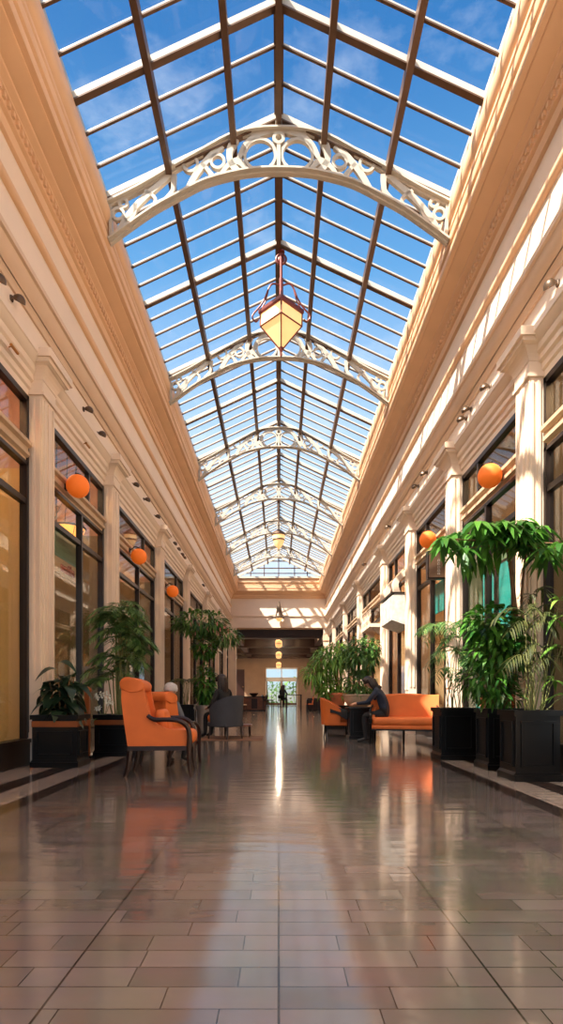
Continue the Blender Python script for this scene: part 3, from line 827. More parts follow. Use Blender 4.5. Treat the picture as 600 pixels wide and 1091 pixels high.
# ------------------------------------------------------------------ signs and shop contents
# hanging sign box on the right wall
r = empty('sign_box', (0, 11.3, 0), 0, 'dark brown hanging sign box with a pale upright mark, on the right wall', 'sign')
b = MB(); b.box(2.99, 3.40, 0, 0.14, Z(2.36), Z(2.92)); b.build('case', M_['frame'], r)
b = MB(); b.box(3.02, 3.37, -0.012, 0.0, Z(2.39), Z(2.89)); pn_ = b.build('panel', M_['purlin'], r)
b = MB()
for k, (w0, hgt) in enumerate(((.05,.05),(.07,.025),(.05,.04),(.06,.03),(.045,.05))):
    z0 = Z(2.44)+k*0.065
    ring(b, 3.21, z0+0.025, 0.02, 0.010, -0.018, -0.012, 10); b.box(3.21-w0/2, 3.21+w0/2, -0.018, -0.012, z0, z0+0.008)
b.build('mark', M_['paleletter'], pn_)
b = MB(); b.tube([(3.2,0.07,Z(2.92)),(3.2,0.07,Z(3.0)),(3.40,0.07,Z(3.02))], 0.015, 8); b.build('bracket', M_['frame'], r)
# red lettering inside the second left window
def text_obj(name, s, size, m, parent, loc, rot):
    cu = bpy.data.curves.new(name, 'FONT'); cu.body = s; cu.size = size; cu.extrude = 0.01; cu.align_x = 'CENTER'; cu.offset = 0.004
    o = bpy.data.objects.new(name, cu); COL.objects.link(o)
    dg = bpy.context.evaluated_depsgraph_get(); dg.update()
    me = bpy.data.meshes.new_from_object(o.evaluated_get(dg)); bpy.data.objects.remove(o)
    me.materials.clear(); me.materials.append(m)
    q = bpy.data.objects.new(name, me); COL.objects.link(q); q.location = loc; q.rotation_euler = rot
    if parent is not None: q.parent = parent
    return q
r = empty('shop_sign', (-3.62, 9.62, Z(2.14)), 0, 'green shop sign with red lettering behind the rubber plant window', 'sign')
b = MB(); b.box(-0.04, 0.0, -0.5, 0.6, 0.16, 0.62); bo_ = b.build('board', M_['greenwall'], r)
b = MB(); b.box(-0.04, -0.01, -0.5, 0.6, -0.10, 0.158); st_ = b.build('strip', M_['peach'], r)
text_obj('lettering', 'nezi\u00e9n', 0.24, M_['redletter'], st_, (0.005, 0.03, -0.05), (PI/2, 0, PI/2))
b = MB(); b.tube([(-0.02,-0.4,0.62),(-0.02,-0.4,4.64-2.14)], 0.01, 6); b.tube([(-0.02,0.5,0.62),(-0.02,0.5,4.64-2.14)], 0.01, 6); b.build('hanging_rod', M_['frame'], r)
r = empty('stained_glass_lamp', (-3.76, 10.0, Z(2.92)), 0, 'orange stained glass bowl lamp hanging behind the rubber plant window', 'lamp')
b = MB(); b.lathe([(0.02,-0.24),(0.12,-0.20),(0.23,-0.10),(0.30,0.03),(0.31,0.06)], n=24); b.build('bowl', M_['stained'], r)
b = MB()
for k in range(8):
    a = 2*PI*k/8; b.tube([(q*math.cos(a), q*math.sin(a), z) for q, z in ((0.02,-0.245),(0.122,-0.205),(0.234,-0.102),(0.305,0.03))], 0.006, 5)
b.lathe([(0.31,0.05),(0.325,0.06),(0.325,0.08),(0.31,0.09)], n=24); b.build('came', M_['frame'], r)
b = MB()
for k in range(3):
    a = 2*PI*k/3; b.tube([(0.31*math.cos(a),0.31*math.sin(a),0.07),(0,0,0.7)], 0.006, 5)
b.tube([(0,0,0.7),(0,0,1.72)], 0.008, 5); b.build('chain', M_['frame'], r)
# shelving units with goods in several shops
def shelf_unit(x, y, rz, lb, seed):
    random.seed(seed)
    r = empty('shelf_unit', (x, y, 0), rz, lb, 'shelf')
    b = MB(); b.box(-0.9,-0.86,-0.16,0.16,0,2.4); b.box(0.86,0.9,-0.16,0.16,0,2.4); b.box(-0.9,0.9,0.14,0.16,0,2.4); b.build('carcass', M_['midwood'], r)
    for k in range(5):
        b = MB(); b.box(-0.86,0.86,-0.16,0.14,0.12+0.5*k,0.15+0.5*k); b.build('shelf', M_['midwood'], r)
    return r
shelf_unit(-5.0, 9.6, -PI/2+PI, 'brown shelf unit inside the shop behind the rubber plant', 1)
shelf_unit(-5.0, 13.6, PI/2, 'brown shelf unit inside the shop behind the tall palm', 2)
shelf_unit(5.0, 12.2, PI/2+PI, 'brown shelf unit inside the shop behind the orange sofa', 3)
# teal panels in the right shop
for y, y1, z0, z1, lb in ((8.72, 9.28, 1.9, 3.12, 'bright teal board left of the dark post behind the umbrella tree'), (9.42, 10.0, 1.9, 3.12, 'bright teal board farther along behind the umbrella tree'), (10.06, 10.36, 0.40, 0.95, 'small turquoise board low between the black planters')):
    r = empty('display_board', (3.62, y, 0), 0, lb, 'board')
    b = MB(); b.box(0.0, 0.03, 0.03, y1-y-0.03, z0+0.03, z1-0.03); b.build('panel', M_['teal'], r)
    b = MB(); b.box(-0.01, 0.04, 0, 0.03, 0, z1); b.box(-0.01, 0.04, y1-y-0.03, y1-y, 0, z1); b.box(-0.01, 0.04, 0.03, y1-y-0.03, z1-0.03, z1); b.box(-0.01, 0.04, 0.03, y1-y-0.03, z0, z0+0.03); b.build('frame', M_['frame'], r)
r = empty('display_board', (3.62, 12.3, 0), 0, 'small teal board high in the window beside the sign box', 'board')
b = MB(); b.box(0, 0.03, 0, 0.9, Z(1.9), Z(2.58)); b.build('panel', M_['teal'], r)
b = MB(); b.box(-0.01, 0.04, -0.03, 0, 0, Z(2.6)); b.box(-0.01, 0.04, 0.9, 0.93, 0, Z(2.6)); b.build('post', M_['frame'], r)
# white hood over the third right shop door
r = empty('stone_hood', (0, 14.55, 0), 0, 'white marble hood box over a shop door past the orange sofa, with dark underside', 'hood')
b = MB(); b.prism([(2.92,Z(1.98)),(2.92,Z(2.6)),(3.0,Z(2.66)),(3.42,Z(2.66)),(3.42,Z(1.80))], 'y', 0, 1.5); b.build('box', M_['white'], r, sharp=20)
b = MB(); b.box(2.9,3.42,-0.02,1.52,Z(2.66),Z(2.70)); b.build('coping', M_['frame'], r)
b = MB(); b.bar(smooth([(3.40,Z(3.3)),(3.2,Z(3.15)),(3.05,Z(2.95)),(3.1,Z(2.7))],4), [0.14]*13, 0.1, 0.3); b.build('scroll_bracket', M_['pil'], r); b = MB(); b.bar(smooth([(3.40,Z(3.3)),(3.2,Z(3.15)),(3.05,Z(2.95)),(3.1,Z(2.7))],4), [0.14]*13, 1.2, 1.4); b.build('scroll_bracket', M_['pil'], r)
r = empty('balconette', (0, 18.6, 0), 0, 'small carved cream balconette with iron rail high on the right wall behind the weeping tree', 'balcony')
b = MB(); b.box(3.0,3.42,0,1.9,Z(2.30),Z(2.42)); b.prism([(3.1,Z(2.30)),(3.42,Z(2.30)),(3.42,Z(2.05))], 'y', 0.2, 0.4); b.prism([(3.1,Z(2.30)),(3.42,Z(2.30)),(3.42,Z(2.05))], 'y', 1.5, 1.7); b.build('slab', M_['pil'], r)
b = MB(); b.tube([(3.03,0,Z(2.85)),(3.03,1.9,Z(2.85))], 0.02, 6)
for k in range(11): ring(b, 3.03, Z(2.55), 0.0, 0.0, 0, 0) if False else b.tube([(3.03,0.05+0.18*k,Z(2.42)),(3.0,0.05+0.18*k,Z(2.55)),(3.05,0.05+0.18*k,Z(2.7)),(3.03,0.05+0.18*k,Z(2.85))], 0.012, 5)
b.build('railing', M_['pil'], r)

# ------------------------------------------------------------------ planters
def planter(x, y, w, dpt, h, lb, rz=0.0, band=False, group='black panelled planters'):
    r = empty('planter_box', (x, y, 0), rz, lb, 'planter', group)
    b = MB()
    t = 0.05
    b.box(-w/2,w/2,-dpt/2,-dpt/2+t,0.06,h-0.06); b.box(-w/2,w/2,dpt/2-t,dpt/2,0.06,h-0.06); b.box(-w/2,-w/2+t,-dpt/2+t,dpt/2-t,0.06,h-0.06); b.box(w/2-t,w/2,-dpt/2+t,dpt/2-t,0.06,h-0.06)
    bd = b.build('body', M_['black'], r)
    b = MB(); e = 0.022
    b.box(-w/2-e,w/2+e,-dpt/2-e,dpt/2+e,0,0.07); b.prism([(-w/2-e,0.07),(w/2+e,0.07),(w/2,0.10),(-w/2,0.10)], 'y', -dpt/2-0.004, dpt/2+0.004); b.build('plinth', M_['black'], r)
    b = MB()
    for (x0,x1,y0,y1) in ((-w/2-e,w/2+e,-dpt/2-e,-dpt/2+t),(-w/2-e,w/2+e,dpt/2-t,dpt/2+e),(-w/2-e,-w/2+t,-dpt/2+t,dpt/2-t),(w/2-t,w/2+e,-dpt/2+t,dpt/2-t)):
        b.box(x0,x1,y0,y1,h-0.06,h)
    b.build('rim', M_['black'], r)
    zt = h-0.12 - (0.09 if band else 0)
    for face in range(4):
        b = MB(); L_ = w if face % 2 == 0 else dpt; off = (dpt if face % 2 == 0 else w)/2
        b.M = Matrix.Rotation(PI/2*face, 4, 'Z')
        a = L_/2-0.055; z0 = 0.155
        for (x0,x1,zz0,zz1) in ((-a,a,z0,z0+0.022),(-a,a,zt-0.022,zt),(-a,-a+0.022,z0+0.022,zt-0.022),(a-0.022,a,z0+0.022,zt-0.022)):
            b.box(x0,x1,-off-0.02,-off,zz0,zz1)
        b.M = None; b.build('panel_moulding', M_['black'], bd)
    if band:
        b = MB(); z0 = h-0.155
        b.box(-w/2-0.006,w/2+0.006,-dpt/2-0.006,-dpt/2,z0,z0+0.075); b.box(-w/2-0.006,w/2+0.006,dpt/2,dpt/2+0.006,z0,z0+0.075)
        b.box(-w/2-0.006,-w/2,-dpt/2,dpt/2,z0,z0+0.075); b.box(w/2,w/2+0.006,-dpt/2,dpt/2,z0,z0+0.075); b.build('band', M_['copper'], bd)
    b = MB(); b.box(-w/2+t,w/2-t,-dpt/2+t,dpt/2-t,h-0.12,h-0.07); b.build('soil', M_['soil'], r)
    return r
planter(2.80, 6.30, 0.48, 0.44, 0.77, 'black panelled planter nearest the viewer on the right, under the umbrella tree')
planter(2.86, 7.22, 0.50, 0.46, 0.77, 'black planter half hidden behind the nearest right planter')
planter(2.60, 8.36, 0.50, 0.48, 0.755, 'black panelled planter standing alone beside the orange sofa')
planter(-2.90, 7.50, 0.58, 0.44, 0.68, 'black copper-banded planter at the left pilaster holding the rubber plant', band=True, group='copper-banded planters')
planter(-2.46, 8.86, 0.72, 0.48, 0.64, 'black copper-banded planter behind the orange armchair holding the tall palm', band=True, group='copper-banded planters')
planter(-2.52, 15.3, 0.46, 0.44, 0.70, 'small dark planter far left behind the orange chairs')

# ------------------------------------------------------------------ plants
def stemmy(b, p0, p1, r0, r1, wob=0.05, n=6):
    pts = []
    for i in range(n+1):
        t = i/n; q = Vector(p0).lerp(Vector(p1), t)
        if 0 < i < n: q += Vector((random.uniform(-wob,wob), random.uniform(-wob,wob), 0))
        pts.append(q)
    b.tube(pts, [r0+(r1-r0)*i/n for i in range(n+1)], 7)
    return pts
def frond(b, base, d, L, n, lw, ll, droop, arch=0.5):
    """arching rachis with paired leaflets"""
    base = Vector(base); d = Vector(d).normalized(); pts = []
    for i in range(9):
        t = i/8; pts.append(base + d*L*t + Vector((0,0,-arch*L*t*t)))
    b.tube(pts, [0.008*(1-0.8*i/8)+0.001 for i in range(9)], 4)
    for i in range(n):
        t = 0.22+0.78*i/(n-1); k = min(7, int(t*8)); p = pts[k].lerp(pts[k+1], t*8-k)
        tg = (pts[k+1]-pts[k]).normalized(); sd = tg.cross(Vector((0,0,1)))
        if sd.length < 1e-3: sd = Vector((1,0,0))
        sd.normalize()
        l = ll*(0.55+0.45*math.sin(PI*min(1,t*0.9+0.1)))
        for sg in (-1,1):
            b.leaf(p, sd*sg*0.8+tg*0.7+Vector((0,0,random.uniform(-.1,.25))), l, lw, droop, 3)
def umbrella(b, p, n, L, W, up=0.1, droop=0.45):
    a0 = random.uniform(0, 2*PI)
    for k in range(n):
        a = a0+2*PI*k/n
        b.leaf(p, (math.cos(a), math.sin(a), up+random.uniform(-.25,.15)), L*random.uniform(.8,1.1), W, droop, 4)
def blob_leaves(b, c, rad, n, L, W, droop=0.3, out=0.8):
    for i in range(n):
        while True:
            q = Vector((random.uniform(-1,1), random.uniform(-1,1), random.uniform(-1,1)))
            if 0.15 < q.length < 1: break
        q = q.normalized()*(q.length**0.45)
        p = Vector((c[0]+q.x*rad[0], c[1]+q.y*rad[1], c[2]+q.z*rad[2]))
        d = q*out + Vector((random.uniform(-.6,.6), random.uniform(-.6,.6), random.uniform(-.5,.5)))
        b.leaf(p, d, L*random.uniform(.7,1.25), W*random.uniform(.8,1.2), droop, 3)

# rubber plant, near left
random.seed(11)
r = empty('rubber_plant', (-2.90, 7.5, 0.60), 0, 'dark glossy rubber plant with broad leaves in the nearest left planter', 'plant')
sb = MB(); fb = MB()
for k in range(7):
    a = 2*PI*k/7+0.3; tp = (0.17*math.cos(a), 0.11*math.sin(a), random.uniform(0.42,0.78))
    st = stemmy(sb, (0.05*math.cos(a), 0.05*math.sin(a), -0.03), tp, 0.014, 0.008, 0.012)
    for j in range(8):
        t = 0.25+0.75*j/7; i = min(5, int(t*6)); p = st[i].lerp(st[i+1], t*6-i) if i < 6 else st[6]
        aa = j*2.4+a
        fb.leaf(p, (math.cos(aa), 0.7*math.sin(aa), random.uniform(0.25,0.7)), random.uniform(0.26,0.36), random.uniform(0.15,0.2), random.uniform(0.8,1.2), 6, 0.12, tip=0.9)
sb.build('stem', M_['bark'], r); fb.build('foliage', M_['lf_dark'], r)

# tall palm, left
random.seed(12)
r = empty('palm_plant', (-2.46, 8.86, 0.56), 0, 'tall slender feathery palm in the planter behind the orange armchair', 'plant')
sb = MB(); fb = MB()
for k in range(15):
    a = random.uniform(0,2*PI); q = random.uniform(0.02,0.22); h = 0.5+1.25*((k+0.5)/15)**0.7
    top = (q*math.cos(a)*1.5, q*math.sin(a), h)
    stemmy(sb, (q*math.cos(a), q*0.7*math.sin(a), -0.03), top, 0.013, 0.009, 0.015)
    for j in range(7):
        aa = random.uniform(0,2*PI)
        frond(fb, top, (math.cos(aa), math.sin(aa)*0.8, random.uniform(0.2,1.2)), random.uniform(0.34,0.56), 12, 0.022, 0.22, 0.35, 0.65)
sb.build('stem', M_['stem'], r); fb.build('foliage', M_['lf_palm'], r)
r = empty('orchid_plant', (-2.72, 8.75, 0.56), 0, 'low white and yellow flowering plant at the foot of the tall palm', 'plant')
sb = MB(); fb = MB()
for k in range(6):
    a = random.uniform(0,2*PI); tp = (0.12*math.cos(a), 0.1*math.sin(a), random.uniform(0.2,0.42)); stemmy(sb, (0,0,-0.03), tp, 0.006, 0.004, 0.01)
    for j in range(3):
        p = (tp[0]+random.uniform(-.05,.05), tp[1]+random.uniform(-.05,.05), tp[2]+random.uniform(-.06,.04))
        wb = MB()
        for m in range(5):
            wa = 2*PI*m/5; wb.leaf(p, (math.cos(wa), -0.3, math.sin(wa)), 0.045, 0.04, 0.1, 2)
        wb.build('flower', M_['whitefl'], r)
    fb.leaf((0,0,0), (math.cos(a+1), math.sin(a+1), 0.6), 0.3, 0.06, 0.6, 4)
sb.build('stem', M_['stem'], r); fb.build('foliage', M_['lf_palm'], r)

# far-left tree in grey pot
r = empty('stone_pot', (-2.02, 15.3, 0), 0, 'grey stone pot far left, under the tree with layered foliage', 'pot')
b = MB(); b.lathe([(0.17,0),(0.18,0.03),(0.20,0.55),(0.23,0.60),(0.23,0.68),(0.19,0.68),(0.18,0.60)], n=20); b.build('vessel', M_['potgrey'], r)
b = MB(); b.lathe([(0.02,0.60),(0.18,0.61)], n=16); b.build('soil', M_['soil'], r)
random.seed(13)
r = empty('layered_tree', (-2.02, 15.3, 0.6), 0, 'slim tree with stacked tufts of foliage growing from the grey stone pot', 'tree')
sb = MB(); stemmy(sb, (0,0,-0.02), (-0.05,0,2.2), 0.035, 0.022, 0.02, 8); stemmy(sb, (0,0,1.5), (0.45,0,2.0), 0.018, 0.012, 0.02); stemmy(sb, (-0.02,0,1.7), (-0.55,0,2.25), 0.018, 0.012, 0.02); sb.build('trunk', M_['bark'], r)
def pz(py): return CAMZ + (742-py)*15.3/600 - 0.6
fb = MB(); blob_leaves(fb, (-0.12,0,pz(662)), (0.72,0.5,0.25), 620, 0.22, 0.055, 0.5); fb.build('foliage', M_['lf_mid'], r)
fb = MB(); blob_leaves(fb, (0.02,0,pz(688)), (0.30,0.3,0.28), 300, 0.16, 0.065, 0.5); fb.build('foliage', M_['lf_deep'], r)
fb = MB(); blob_leaves(fb, (0.02,0,pz(728)), (0.25,0.24,0.52), 460, 0.16, 0.075, 0.5); fb.build('foliage', M_['lf_deep'], r)
fb = MB(); blob_leaves(fb, (0.58,0,pz(677)), (0.36,0.3,0.19), 300, 0.18, 0.05, 0.5); fb.build('foliage', M_['lf_palm'], r)
for k in range(16):
    fb = MB(); p = (random.uniform(-0.25,0.75), random.uniform(-.3,.0), pz(random.uniform(666,676)))
    for m in range(4): fb.leaf(p, (math.cos(m*1.6), -0.3, math.sin(m*1.6)), 0.06, 0.05, 0.1, 2)
    fb.build('flower', M_['flower'], r)
random.seed(14)
r = empty('leafy_plant', (-2.52, 15.3, 0.62), 0, 'small dark fern rising from the far left planter', 'plant')
sb = MB(); fb = MB()
for k in range(7):
    a = 2*PI*k/7; stemmy(sb, (0.04*math.cos(a),0.04*math.sin(a),-0.02), (0.1*math.cos(a),0.1*math.sin(a),0.7), 0.01, 0.006, 0.02)
    frond(fb, (0.1*math.cos(a),0.1*math.sin(a),0.7), (math.cos(a),math.sin(a),0.9), 0.45, 10, 0.03, 0.2, 0.4, 0.7)
sb.build('stem', M_['stem'], r); fb.build('foliage', M_['lf_olive'], r)

# big umbrella tree, near right
random.seed(21)
D = 6.55
def P(px, py, d=D): return Vector(((px-297)*d/600, d, CAMZ+(742-py)*d/600))
root = Vector((2.86, 7.20, 0.69))
r = empty('umbrella_tree', tuple(root), 0, 'tall umbrella tree with broad drooping canopy on a bare trunk, right foreground', 'tree')
sb = MB(); fb = MB()
def rel(v): return tuple(Vector(v)-root)
tk = [(0,0,-0.02), rel(P(553,700,7.1)), rel(P(549,650,7.0)), rel(P(545,610,6.9)), rel(P(542,588,6.85))]
sb.tube(smooth(tk, 3) if False else tk, [0.035,0.033,0.03,0.027,0.024], 8)
sb.tube([(0.05,0.02,-0.02), rel(P(556,690,7.15)), rel(P(556,630,7.0)), rel(P(560,590,6.9))], [0.02,0.018,0.016,0.014], 7)
hub = Vector(tk[-1])
for i in range(64):
    px = random.gauss(538, 36); px = max(474, min(600, px)); edge = abs(px-538)/66
    py = 560+22*edge*edge+random.uniform(-8,16)
    dd = 6.8+random.uniform(-.62,.3); q = P(px, py, dd); q.x = min(q.x, 3.12); q = Vector(rel(q))
    sb.tube([hub, hub.lerp(q,0.5)+Vector((0,0,0.06)), q], [0.010,0.007,0.004], 5)
    umbrella(fb, q, 8, random.uniform(0.20,0.30), random.uniform(0.06,0.085), 0.1, 0.75)
for i in range(14):
    q = Vector(rel(P(random.uniform(495,535), random.uniform(572,592), 6.8+random.uniform(-.3,.3))))
    for k in range(3): fb.leaf(q, (random.uniform(-.4,.4), random.uniform(-.4,.2), -0.9), random.uniform(0.24,0.34), 0.10, 0.2, 5)
sb.build('trunk', M_['bark'], r); fb.build('foliage', M_['lf_deep'], r)

random.seed(22)
root = Vector((2.74, 7.14, 0.69))
r = empty('shrub', tuple(root), 0, 'dense glossy green shrub below the umbrella tree canopy on the right', 'plant')
sb = MB(); fb = MB()
for k in range(9): stemmy(sb, (random.uniform(-.1,.1), random.uniform(-.1,.1), -0.02), rel(P(random.uniform(505,550), random.uniform(660,715), 7.1+random.uniform(-.2,.2))), 0.012, 0.006, 0.02)
for (px, py, rx, rz_, n, L_, W_) in ((525,664,0.34,0.20,300,0.17,0.075),(530,695,0.36,0.24,300,0.17,0.055),(518,722,0.36,0.20,280,0.13,0.05),(532,742,0.27,0.12,160,0.12,0.045),(540,680,0.24,0.25,140,0.16,0.07)):
    c = rel(P(px, py, 7.1)); blob_leaves(fb, c, (rx, 0.30, rz_), n, L_, W_, 0.5)
sb.build('stem', M_['stem'], r); fb.build('foliage', M_['lf_deep'], r)

random.seed(23)
root = Vector((2.80, 6.30, 0.69))
r = empty('palm_plant', tuple(root), 0, 'sparse arching palm with thin brownish fronds in the nearest right planter', 'plant')
sb = MB(); fb = MB()
for (px, py, dx, dz) in ((566,668,-0.5,0.5),(572,650,0.6,0.6),(578,690,0.9,0.5),(563,700,-0.7,0.35),(590,655,0.8,0.3),(570,640,0.2,0.9),(585,700,0.9,0.2),(560,655,-0.6,0.7)):
    q = rel(P(px, py, 6.3+random.uniform(-.12,.12))); stemmy(sb, (random.uniform(-.08,.08), random.uniform(-.06,.06), -0.02), q, 0.010, 0.006, 0.015)
    frond(fb, q, (dx, random.uniform(-.3,.3), dz), random.uniform(0.35,0.5), 9, 0.022, 0.22, 0.6, 0.8)
    frond(fb, q, (-dx*0.6, random.uniform(-.5,.3), dz), random.uniform(0.3,0.42), 8, 0.022, 0.2, 0.6, 0.9)
sb.build('stem', M_['stem'], r); fb.build('foliage', M_['lf_olive'], r)
random.seed(26)
root = Vector((2.94, 6.36, 0.69))
r = empty('broadleaf_plant', tuple(root), 0, 'bright green strap-leaved plant at the right edge in the nearest planter', 'plant')
fb = MB(); sb = MB()
for (px, py) in ((592,660),(598,690),(590,725),(600,740),(596,640)):
    q = rel(P(px, py, 6.3)); stemmy(sb, (0,0,-0.02), q, 0.009, 0.005, 0.01)
    for k in range(5): fb.leaf(q, (random.uniform(-1,1), random.uniform(-.8,.5), random.uniform(0.0,0.8)), random.uniform(0.22,0.32), 0.05, 0.7, 5)
sb.build('stem', M_['stem'], r); fb.build('foliage', M_['lf_light'], r)

random.seed(24)
root = Vector((2.60, 8.36, 0.68))
r = empty('bamboo_palm', tuple(root), 0, 'thin wispy bamboo palm in the planter beside the orange sofa', 'plant')
sb = MB(); fb = MB()
for k in range(9):
    q = rel(P(random.uniform(466,500), random.uniform(650,715), 8.36+random.uniform(-.15,.15))); stemmy(sb, (random.uniform(-.12,.12), random.uniform(-.1,.1), -0.02), q, 0.008, 0.005, 0.02)
    for j in range(3):
        aa = random.uniform(0,2*PI); frond(fb, q, (math.cos(aa), math.sin(aa), random.uniform(0.2,0.9)), random.uniform(0.3,0.45), 9, 0.022, 0.18, 0.5, 0.8)
sb.build('stem', M_['stem'], r); fb.build('foliage', M_['lf_palm'], r)

# trees in pots beyond the sofa
def pot_bowl(x, y, lb):
    r = empty('stone_bowl', (x, y, 0), 0, lb, 'pot')
    b = MB(); b.lathe([(0.26,0),(0.27,0.05),(0.20,0.10),(0.17,0.45),(0.20,0.62),(0.24,0.68)], n=24); b.build('pedestal', M_['stone'], r)
    b = MB(); b.lathe([(0.20,0.68),(0.27,0.73),(0.33,0.83),(0.355,0.93),(0.37,0.94),(0.37,0.97),(0.33,0.97),(0.31,0.90)], n=28); b.build('bowl', M_['stone'], r)
    b = MB(); b.lathe([(0.02,0.90),(0.315,0.91)], n=20); b.build('soil', M_['soil'], r)
    return r
pot_bowl(1.87, 13.2, 'wide tan stone bowl on a pedestal behind the black side table')
random.seed(31)
def weeping(root, blobs, d, lb, lf, trunk_to, nm='weeping_tree'):
    r = empty(nm, tuple(root), 0, lb, 'tree')
    sb = MB(); fb = MB(); top = Vector(trunk_to)-root
    stemmy(sb, (0,0,-0.02), tuple(top), 0.03, 0.018, 0.02)
    for (px, py, rx, rz_, n, L_, W_) in blobs:
        c = Vector(((px-297)*d/600, d, CAMZ+(742-py)*d/600))-root
        sb.tube([tuple(top*0.8), tuple((top*0.8).lerp(c,0.6)+Vector((0,0,0.05))), tuple(c)], [0.014,0.01,0.005], 5)
        blob_leaves(fb, c, (rx, rx*0.9, rz_), n, L_, W_, 0.7)
    sb.build('trunk', M_['bark'], r); fb.build('foliage', M_[lf], r); return r
k = 13.2/600
weeping(Vector((1.87,13.2,0.90)), ((385,700,18*k,16*k,420,0.17,0.05),(378,690,12*k,10*k,180,0.16,0.05),(393,690,10*k,12*k,180,0.16,0.05),(384,728,16*k,12*k,300,0.16,0.055)), 13.2,
        'bushy grey-green tree in the tan stone bowl behind the side table', 'lf_mid', at(384,700,13.2))
r = empty('terracotta_pot', (1.66, 16.0, 0), 0, 'terracotta pot on a dark stand behind the right orange armchair', 'pot')
b = MB(); b.box(-0.30,0.30,-0.28,0.28,0,0.62); b.box(-0.33,0.33,-0.31,0.31,0.62,0.67); b.box(-0.33,0.33,-0.31,0.31,0,0.06); b.build('stand', M_['black'], r)
b = MB(); b.lathe([(0.20,0.67),(0.25,0.85),(0.29,0.95),(0.31,0.96),(0.31,1.02),(0.27,1.02),(0.26,0.96)], n=24); b.build('vessel', M_['terra'], r)
b = MB(); b.lathe([(0.02,0.96),(0.265,0.97)], n=18); b.build('soil', M_['soil'], r)
k = 16.0/600
weeping(Vector((1.66,16.0,0.96)), ((352,702,18*k,12*k,420,0.24,0.05),(338,716,14*k,8*k,260,0.26,0.045),(360,694,12*k,9*k,220,0.22,0.05),(350,731,11*k,10*k,260,0.17,0.06),(363,732,8*k,9*k,160,0.17,0.06)), 16.0,
        'bright light green weeping tree in the terracotta pot', 'lf_light', at(356,706,16.0))
# ------------------------------------------------------------------ seating
def armchair(x, y, rz, lb, fabric='orange', sc=1.0):
    r = empty('armchair', (x, y, 0), rz, lb, 'armchair', 'orange armchairs on the left'); r.scale = (sc, sc, sc)
    W = 0.31
    b = MB()       # raked, rolled back
    front = smooth([(-0.06,0.42),(-0.12,0.62),(-0.17,0.84),(-0.20,1.00)], 4); rear = smooth([(-0.37,1.06),(-0.36,0.84),(-0.33,0.6),(-0.31,0.34)], 4)
    b.prism([(p[0],p[1]) for p in front+rear], 'y', -W+0.055, W-0.055)
    bk_ = b.build('backrest', M_[fabric], r, sharp=50)
    b = MB()
    top = smooth([(-0.41,1.0),(-0.425,1.08),(-0.37,1.14),(-0.27,1.135),(-0.17,1.095),(-0.14,1.04),(-0.17,0.98),(-0.3,0.96)], 3)
    n = len(top); vs = []; fs = []
    ys = [(-W+0.012,0.90),(-W+0.025,0.97),(-W+0.05,1.0),(W-0.05,1.0),(W-0.025,0.97),(W-0.012,0.90)]
    for (yy, q) in ys:
        for p in top: vs.append((-0.27+(p[0]+0.27)*q, yy, 1.06+(p[1]-1.06)*q))
    for i in range(len(ys)-1):
        for k in range(n): fs.append((i*n+k, i*n+(k+1) % n, (i+1)*n+(k+1) % n, (i+1)*n+k))
    fs += [tuple(range(n)), tuple((len(ys)-1)*n+k for k in reversed(range(n)))]
    b.add(vs, fs); b.build('head_roll', M_[fabric], bk_, sharp=60)
    for s in (-1, 1):
        b = MB()
        pr = smooth([(-0.33,0.34),(-0.37,0.62),(-0.40,0.86),(-0.40,1.0)],3)+smooth([(-0.15,1.02),(-0.13,0.9),(-0.10,0.76),(-0.04,0.64),(0.06,0.57),(0.18,0.535),(0.33,0.53)],3)+[(0.345,0.50),(0.345,0.34)]
        b.prism(pr, 'y', s*W-0.03*s, s*(W-0.09)); b.build('side_panel', M_[fabric], r, sharp=50)
        b = MB()
        b.tube(smooth([(-0.10,s*W,0.70),(-0.02,s*(W+0.01),0.655),(0.10,s*(W+0.015),0.655),(0.24,s*(W+0.015),0.645),(0.34,s*W,0.585),(0.375,s*W,0.47),(0.37,s*W,0.30),(0.375,s*W,0.12),(0.395,s*W,0.0)],4), [0.024]*4+[0.027]*16+[0.03]*4+[0.028]*4+[0.024]*4+[0.02], 8)
        b.build('arm', M_['wood'], r)
        b = MB(); b.tube(smooth([(-0.30,s*(W-0.03),0.34),(-0.31,s*(W-0.03),0.2),(-0.33,s*(W-0.03),0.08),(-0.36,s*(W-0.03),0.0)],3), [0.032]*4+[0.027]*3+[0.024]*3, 8); b.build('leg', M_['wood'], r)
    b = MB(); b.box(-0.33,0.36,-W-0.004,-W+0.04,0.30,0.35); b.box(-0.33,0.36,W-0.04,W+0.004,0.30,0.35); b.box(0.33,0.37,-W+0.04,W-0.04,0.30,0.35); b.box(-0.33,-0.29,-W+0.04,W-0.04,0.30,0.35)
    b.build('seat_rail', M_['wood'], r)
    b = MB(); b.rbox((0.13,0,0.445),(0.60,0.46,0.17),0.07,k=4); b.build('seat_cushion', M_[fabric], r, sharp=80)
    return r
armchair(-1.42, 6.75, math.radians(4), 'orange rolled-back armchair with dark curved wooden arms, foreground left')
armchair(-1.50, 7.72, math.radians(60), 'orange armchair behind the foreground one, a grey-haired person sits in it', sc=0.86)
o = empty('cushion', (-1.38, 6.78, 0.62), 0, 'plump orange cushion leaning inside the foreground armchair', 'cushion')
b = MB(); b.rbox((0,0,0),(0.13,0.36,0.30),0.062,k=4,R=Matrix.Rotation(math.radians(-14),3,'Y')); b.build('cover', M_['orange'], o, sharp=80)
b = MB(); b.tube([(0.0+0.04*math.sin(0),0.18*math.cos(t),0.15*math.sin(t)) for t in [2*PI*k/24 for k in range(25)]], 0.006, 5); b.build('piping', M_['orange'], o)

